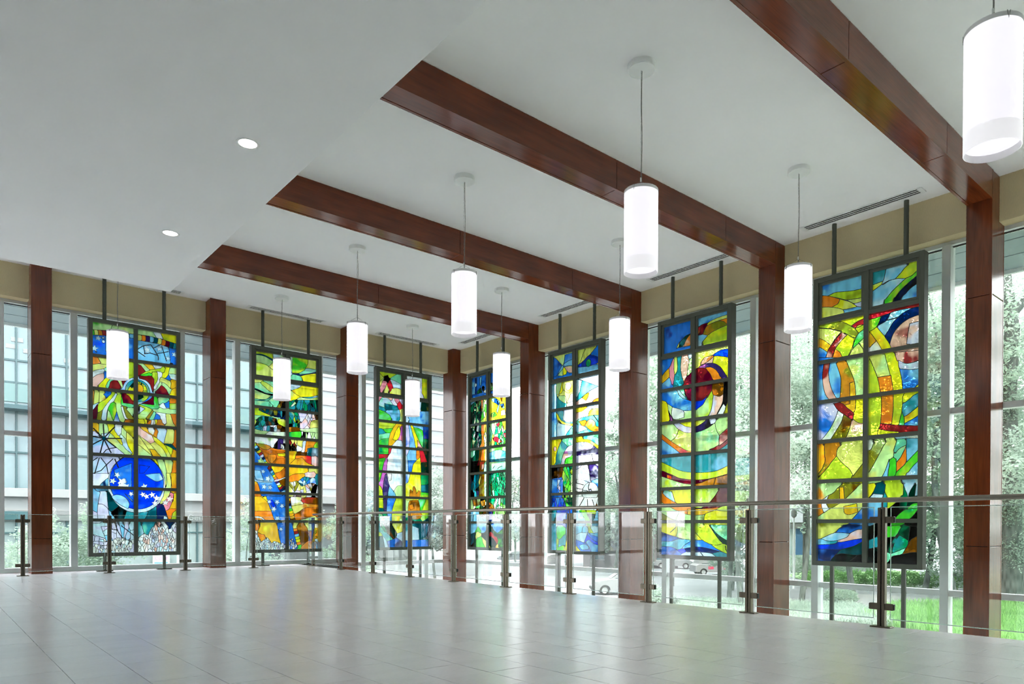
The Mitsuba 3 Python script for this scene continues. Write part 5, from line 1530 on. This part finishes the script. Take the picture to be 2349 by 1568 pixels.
def house(x, y, w, d, h, rot, wall, label):
    t = thing('house', label, 'house'); M_ = T().translate([x, y, GL]).rotate([0, 0, 1], rot)
    def q(n_, m, b, l=None): s = P(m, b); s['to_world'] = M_; part(t, n_, s, l)
    q('wall', box(-w / 2, w / 2, -d / 2, d / 2, 0, h), wall)
    rf = np.array([[-w / 2 - .4, -d / 2 - .4, h], [w / 2 + .4, -d / 2 - .4, h], [w / 2 + .4, d / 2 + .4, h], [-w / 2 - .4, d / 2 + .4, h], [-w / 2 - .4, 0, h + d * .4], [w / 2 + .4, 0, h + d * .4]])
    q('roof', (rf, np.array([[0, 1, 5], [0, 5, 4], [2, 3, 4], [2, 4, 5], [0, 4, 3], [1, 2, 5], [0, 3, 2], [0, 2, 1]])), 'roof_grey')
    for i in range(3):
        xw = -w / 2 + w * (i + .5) / 3
        for z in (1.0, 3.9):
            if z + 1.4 < h: q('window', cbox(xw - .6, xw + .6, -d / 2 - .06, -d / 2 + .05, z, z + 1.4, .02), 'shop_glass_dark'); q('window_frame', join([box(xw - .72, xw + .72, -d / 2 - .09, -d / 2 + .03, z - .12, z), box(xw - .72, xw + .72, -d / 2 - .09, -d / 2 + .03, z + 1.4, z + 1.52)]), 'render_white')
    q('chimney', box(w * .2, w * .2 + .8, -.4, .4, h, h + d * .4 + 1), wall)
house(67, 57, 11, 9, 6.2, -50, 'brick_grey', 'grey brick house behind the parked cars, right of the ammonite panel')
house(79, 40.5, 12, 9, 5.4, -55, 'render_white', 'pale house behind the bus shelter, left of the rightmost stained glass panel')
house(79, 18, 12, 9, 6, -65, 'brick_grey', 'grey house glimpsed behind the trees left of the rightmost timber column')
# cars
def car(x, y, rot, paint, label, tall=1.0, mark=False):
    t = thing('car', label, 'car'); M_ = T().translate([x, y, GL + .015]).rotate([0, 0, 1], rot); L, Wd = 4.5, 1.8
    def q(n_, m, b, l=None, **k): s = P(m, b, **k); s['to_world'] = M_; return part(t, n_, s, l)
    def loft(prof, ys):
        v = []; n_ = len(prof)
        for yy, sx, sz in ys: p = np.array(prof); c = p.mean(0); v.append(np.stack([c[0] + (p[:, 0] - c[0]) * sx, np.full(n_, yy), c[1] + (p[:, 1] - c[1]) * sz], -1))
        V = np.vstack(v); F_ = []
        for i in range(len(ys) - 1):
            for j in range(n_): k = (j + 1) % n_; F_ += [[i * n_ + j, i * n_ + k, (i + 1) * n_ + k], [i * n_ + j, (i + 1) * n_ + k, (i + 1) * n_ + j]]
        pv, pf = flat(Polygon(prof)); pm = {(round(a, 5), round(b, 5)): i for i, (a, b) in enumerate(prof)}
        idx = [pm[(round(a, 5), round(b, 5))] for a, b in pv]
        for f in pf: F_ += [[idx[f[0]], idx[f[1]], idx[f[2]]], [(len(ys) - 1) * n_ + idx[f[2]], (len(ys) - 1) * n_ + idx[f[1]], (len(ys) - 1) * n_ + idx[f[0]]]]
        return V, np.array(F_)
    arch = lambda cx: [(cx + .40 * math.cos(a), .32 + .40 * math.sin(a)) for a in np.linspace(math.pi, 0, 8)]
    prof = [(-2.22, .35), *arch(-1.4), *arch(1.35), (2.2, .35), (2.25, .62), (2.12, .82 * tall), (1.0, .98 * tall), (-1.9, 1.0 * tall), (-2.2, .85 * tall)]
    q('body', loft(prof, [(-.9, .975, .94), (-.86, 1, 1), (.86, 1, 1), (.9, .975, .94)]), paint, smooth=30)
    h = 1.48 * tall; cab = [(-1.95, .98 * tall), (1.0, .97 * tall), (.25, h - .06), (-.1, h), (-1.4, h - .02), (-1.75, h - .12)]
    q('cabin', loft(cab, [(-.82, .97, .99), (-.62, .9, 1.0), (.62, .9, 1.0), (.82, .97, .99)]), paint, smooth=30)
    for s in (-1, 1):
        for a, b, c_, d_ in ((-1.55, -.62, -1.5, -.62), (-.54, .62, -.54, .15)):
            q('side_window', (np.array([[a, s * .83, 1.02 * tall], [b, s * .83, 1.02 * tall], [d_, s * .74, h - .12], [c_, s * .74, h - .12]]), np.array([[0, 1, 2, 3]])), 'car_glass')
    q('windscreen', (np.array([[.93, -.7, 1.02 * tall], [.93, .7, 1.02 * tall], [.3, .58, h - .08], [.3, -.58, h - .08]]), np.array([[0, 1, 2, 3]])), 'car_glass')
    for cx in (-1.4, 1.35):
        for s in (-1, 1):
            w = rings([(.2, -.09), (.33, -.1), (.35, -.06), (.35, .06), (.33, .1), (.2, .09)], 24); v = w[0][:, [0, 2, 1]] + [cx, s * .8, .34]
            k = q('wheel', (v, w[1]), 'tyre', smooth=35); hb = rings([(.01, .03), (.2, .06), (.22, .09)], 24)
            s2 = P((np.stack([hb[0][:, 0], s * hb[0][:, 2], hb[0][:, 1]], -1) + [cx, s * .82, .34], hb[1]), 'hub', smooth=35); s2['to_world'] = M_; scene[k + '__hub'] = s2
            for a in range(5):
                sp = cbox(-.02, .02, -.012, .012, .05, .21, .003); an = a * 2 * math.pi / 5; v_ = sp[0]; vr = np.stack([v_[:, 0] * math.cos(an) + v_[:, 2] * math.sin(an), v_[:, 1], -v_[:, 0] * math.sin(an) + v_[:, 2] * math.cos(an)], -1) + [cx, s * .925, .34]
                s3 = P((vr, sp[1]), 'hub'); s3['to_world'] = M_; scene[k + '__spoke' + (f'_{a:03d}' if a else '')] = s3
    for s in (-1, 1): q('headlight', cbox(2.1, 2.24, s * .62 - .16, s * .62 + .16, .64, .76, .02), 'pale_panel')
    q('bumper', cbox(2.12, 2.3, -.8, .8, .36, .52, .03), 'tyre')
    if mark:
        for a, b in ((-.9, -.35), (.75, 1.0)): q('livery_mark', box(a, b, -.915, -.885, .62, .9), 'red_mark', 'red marking on the side')
car(38.6, 33.6, 139, 'car_white', 'white sport utility car seen from its side, between the ammonite and red spiral eye panels', 1.14)
car(61.3, 41.2, -34, 'car_white', 'white car with red markings below the red spiral eye panel', 1.15, True)
car(62.0, 73.4, 146, 'car_silver', 'silver car far off, seen just right of the tree panel')
car(58.6, 62.4, 150, 'car_white', 'distant white car below the left half of the ammonite panel')
car(67, 50.5, 128, 'car_silver', 'distant silver car below the right edge of the ammonite panel')
# street furniture
def pole(name, x, y, h, r, mat, label, cat):
    t = thing(name, label, cat); part(t, 'pole', P(tube(np.array([[x, y, GL], [x, y, GL + h]]), [r, r * .7], 12), mat, smooth=50)); return t
t = pole('utility_pole', 53.0, 27.3, 17, .16, 'bark', 'grey wooden utility pole left of the rightmost stained glass panel', 'pole'); part(t, 'arm', P(tube(np.array([[53, 27.3, 1.9], [50.6, 29.2, 3.4]]), .06, 8), 'alu'), 'pale lamp arm'); part(t, 'lamp_head', P(cbox(50.1, 50.8, 29.0, 29.5, 3.3, 3.48, .03), 'alu'))
t = pole('lamp_post', 52.6, 28.0, 5.6, .09, 'alu', 'pale grey lamp post left of the rightmost stained glass panel', 'lamp post'); part(t, 'lantern', P(rings([(.05, 1.6), (.2, 1.75), (.22, 2.1), (.1, 2.35), (.01, 2.4)], 16, (52.6, 28.0, 0)), 'render_white', smooth=40), 'white lantern')
t = thing('bus_shelter', 'bus shelter with blue and green panels left of the rightmost stained glass panel', 'bus shelter')
a, b = np.array([55.6, 31.6]), np.array([58.6, 29.0]); d = (b - a) / np.linalg.norm(b - a); nn = np.array([-d[1], d[0]])
def quad(p0, p1, z0, z1, th): v, f = box(0, 1, -th, th, z0, z1); L = np.linalg.norm(p1 - p0); w = p0 + v[:, :1] * (p1 - p0) + v[:, 1:2] * nn; return np.column_stack([w, v[:, 2]]), f
part(t, 'roof_band', P(quad(a, b, .75, 1.15, .5), 'render_white'))
for i, m in enumerate(('pale_panel', 'blue_panel')):
    p0, p1 = a + (b - a) * (.02 + .5 * i), a + (b - a) * (.46 + .5 * i); part(t, 'panel', P(quad(p0, p1, -1.5, .75, .04), m)); c_ = (p0 + p1) / 2; part(t, 'panel_mark', P(quad(c_ - d * .12, c_ + d * .12, -1.2, .5, .06), 'render_white'), 'white upright mark')
for f in (0, .5, 1): p = a + (b - a) * f; part(t, 'post', P(tube(np.array([[*p, GL], [*p, .75]]), .05, 8), 'alu'))
t = pole('traffic_signal', 40.2, 44.6, 5.4, .07, 'alu', 'yellow traffic signal box between the tree panel column and the ammonite panel', 'traffic signal')
part(t, 'housing', P(cbox(39.95, 40.45, 44.2, 44.5, .75, 1.75, .03), 'yellow_sign'), 'yellow housing')
for k in range(3): part(t, 'lens', P(rings([(.005, 0), (.1, .01)], 14, (40.2, 44.18, 0)), 'tyre') | {'to_world': T().translate([0, 0, .95 + .3 * k]).translate([40.2, 44.18, 0]).rotate([1, 0, 0], 90).translate([-40.2, -44.18, 0])})
t = pole('direction_sign', 50.6, 27.9, 3.4, .05, 'alu', 'small yellow sign on a post left of the rightmost stained glass panel', 'sign'); part(t, 'board', P(cbox(50.45, 50.75, 27.4, 28.4, -1.0, -.65, .01), 'yellow_sign'), 'yellow board')
scene = {k: v for k, v in scene.items()}
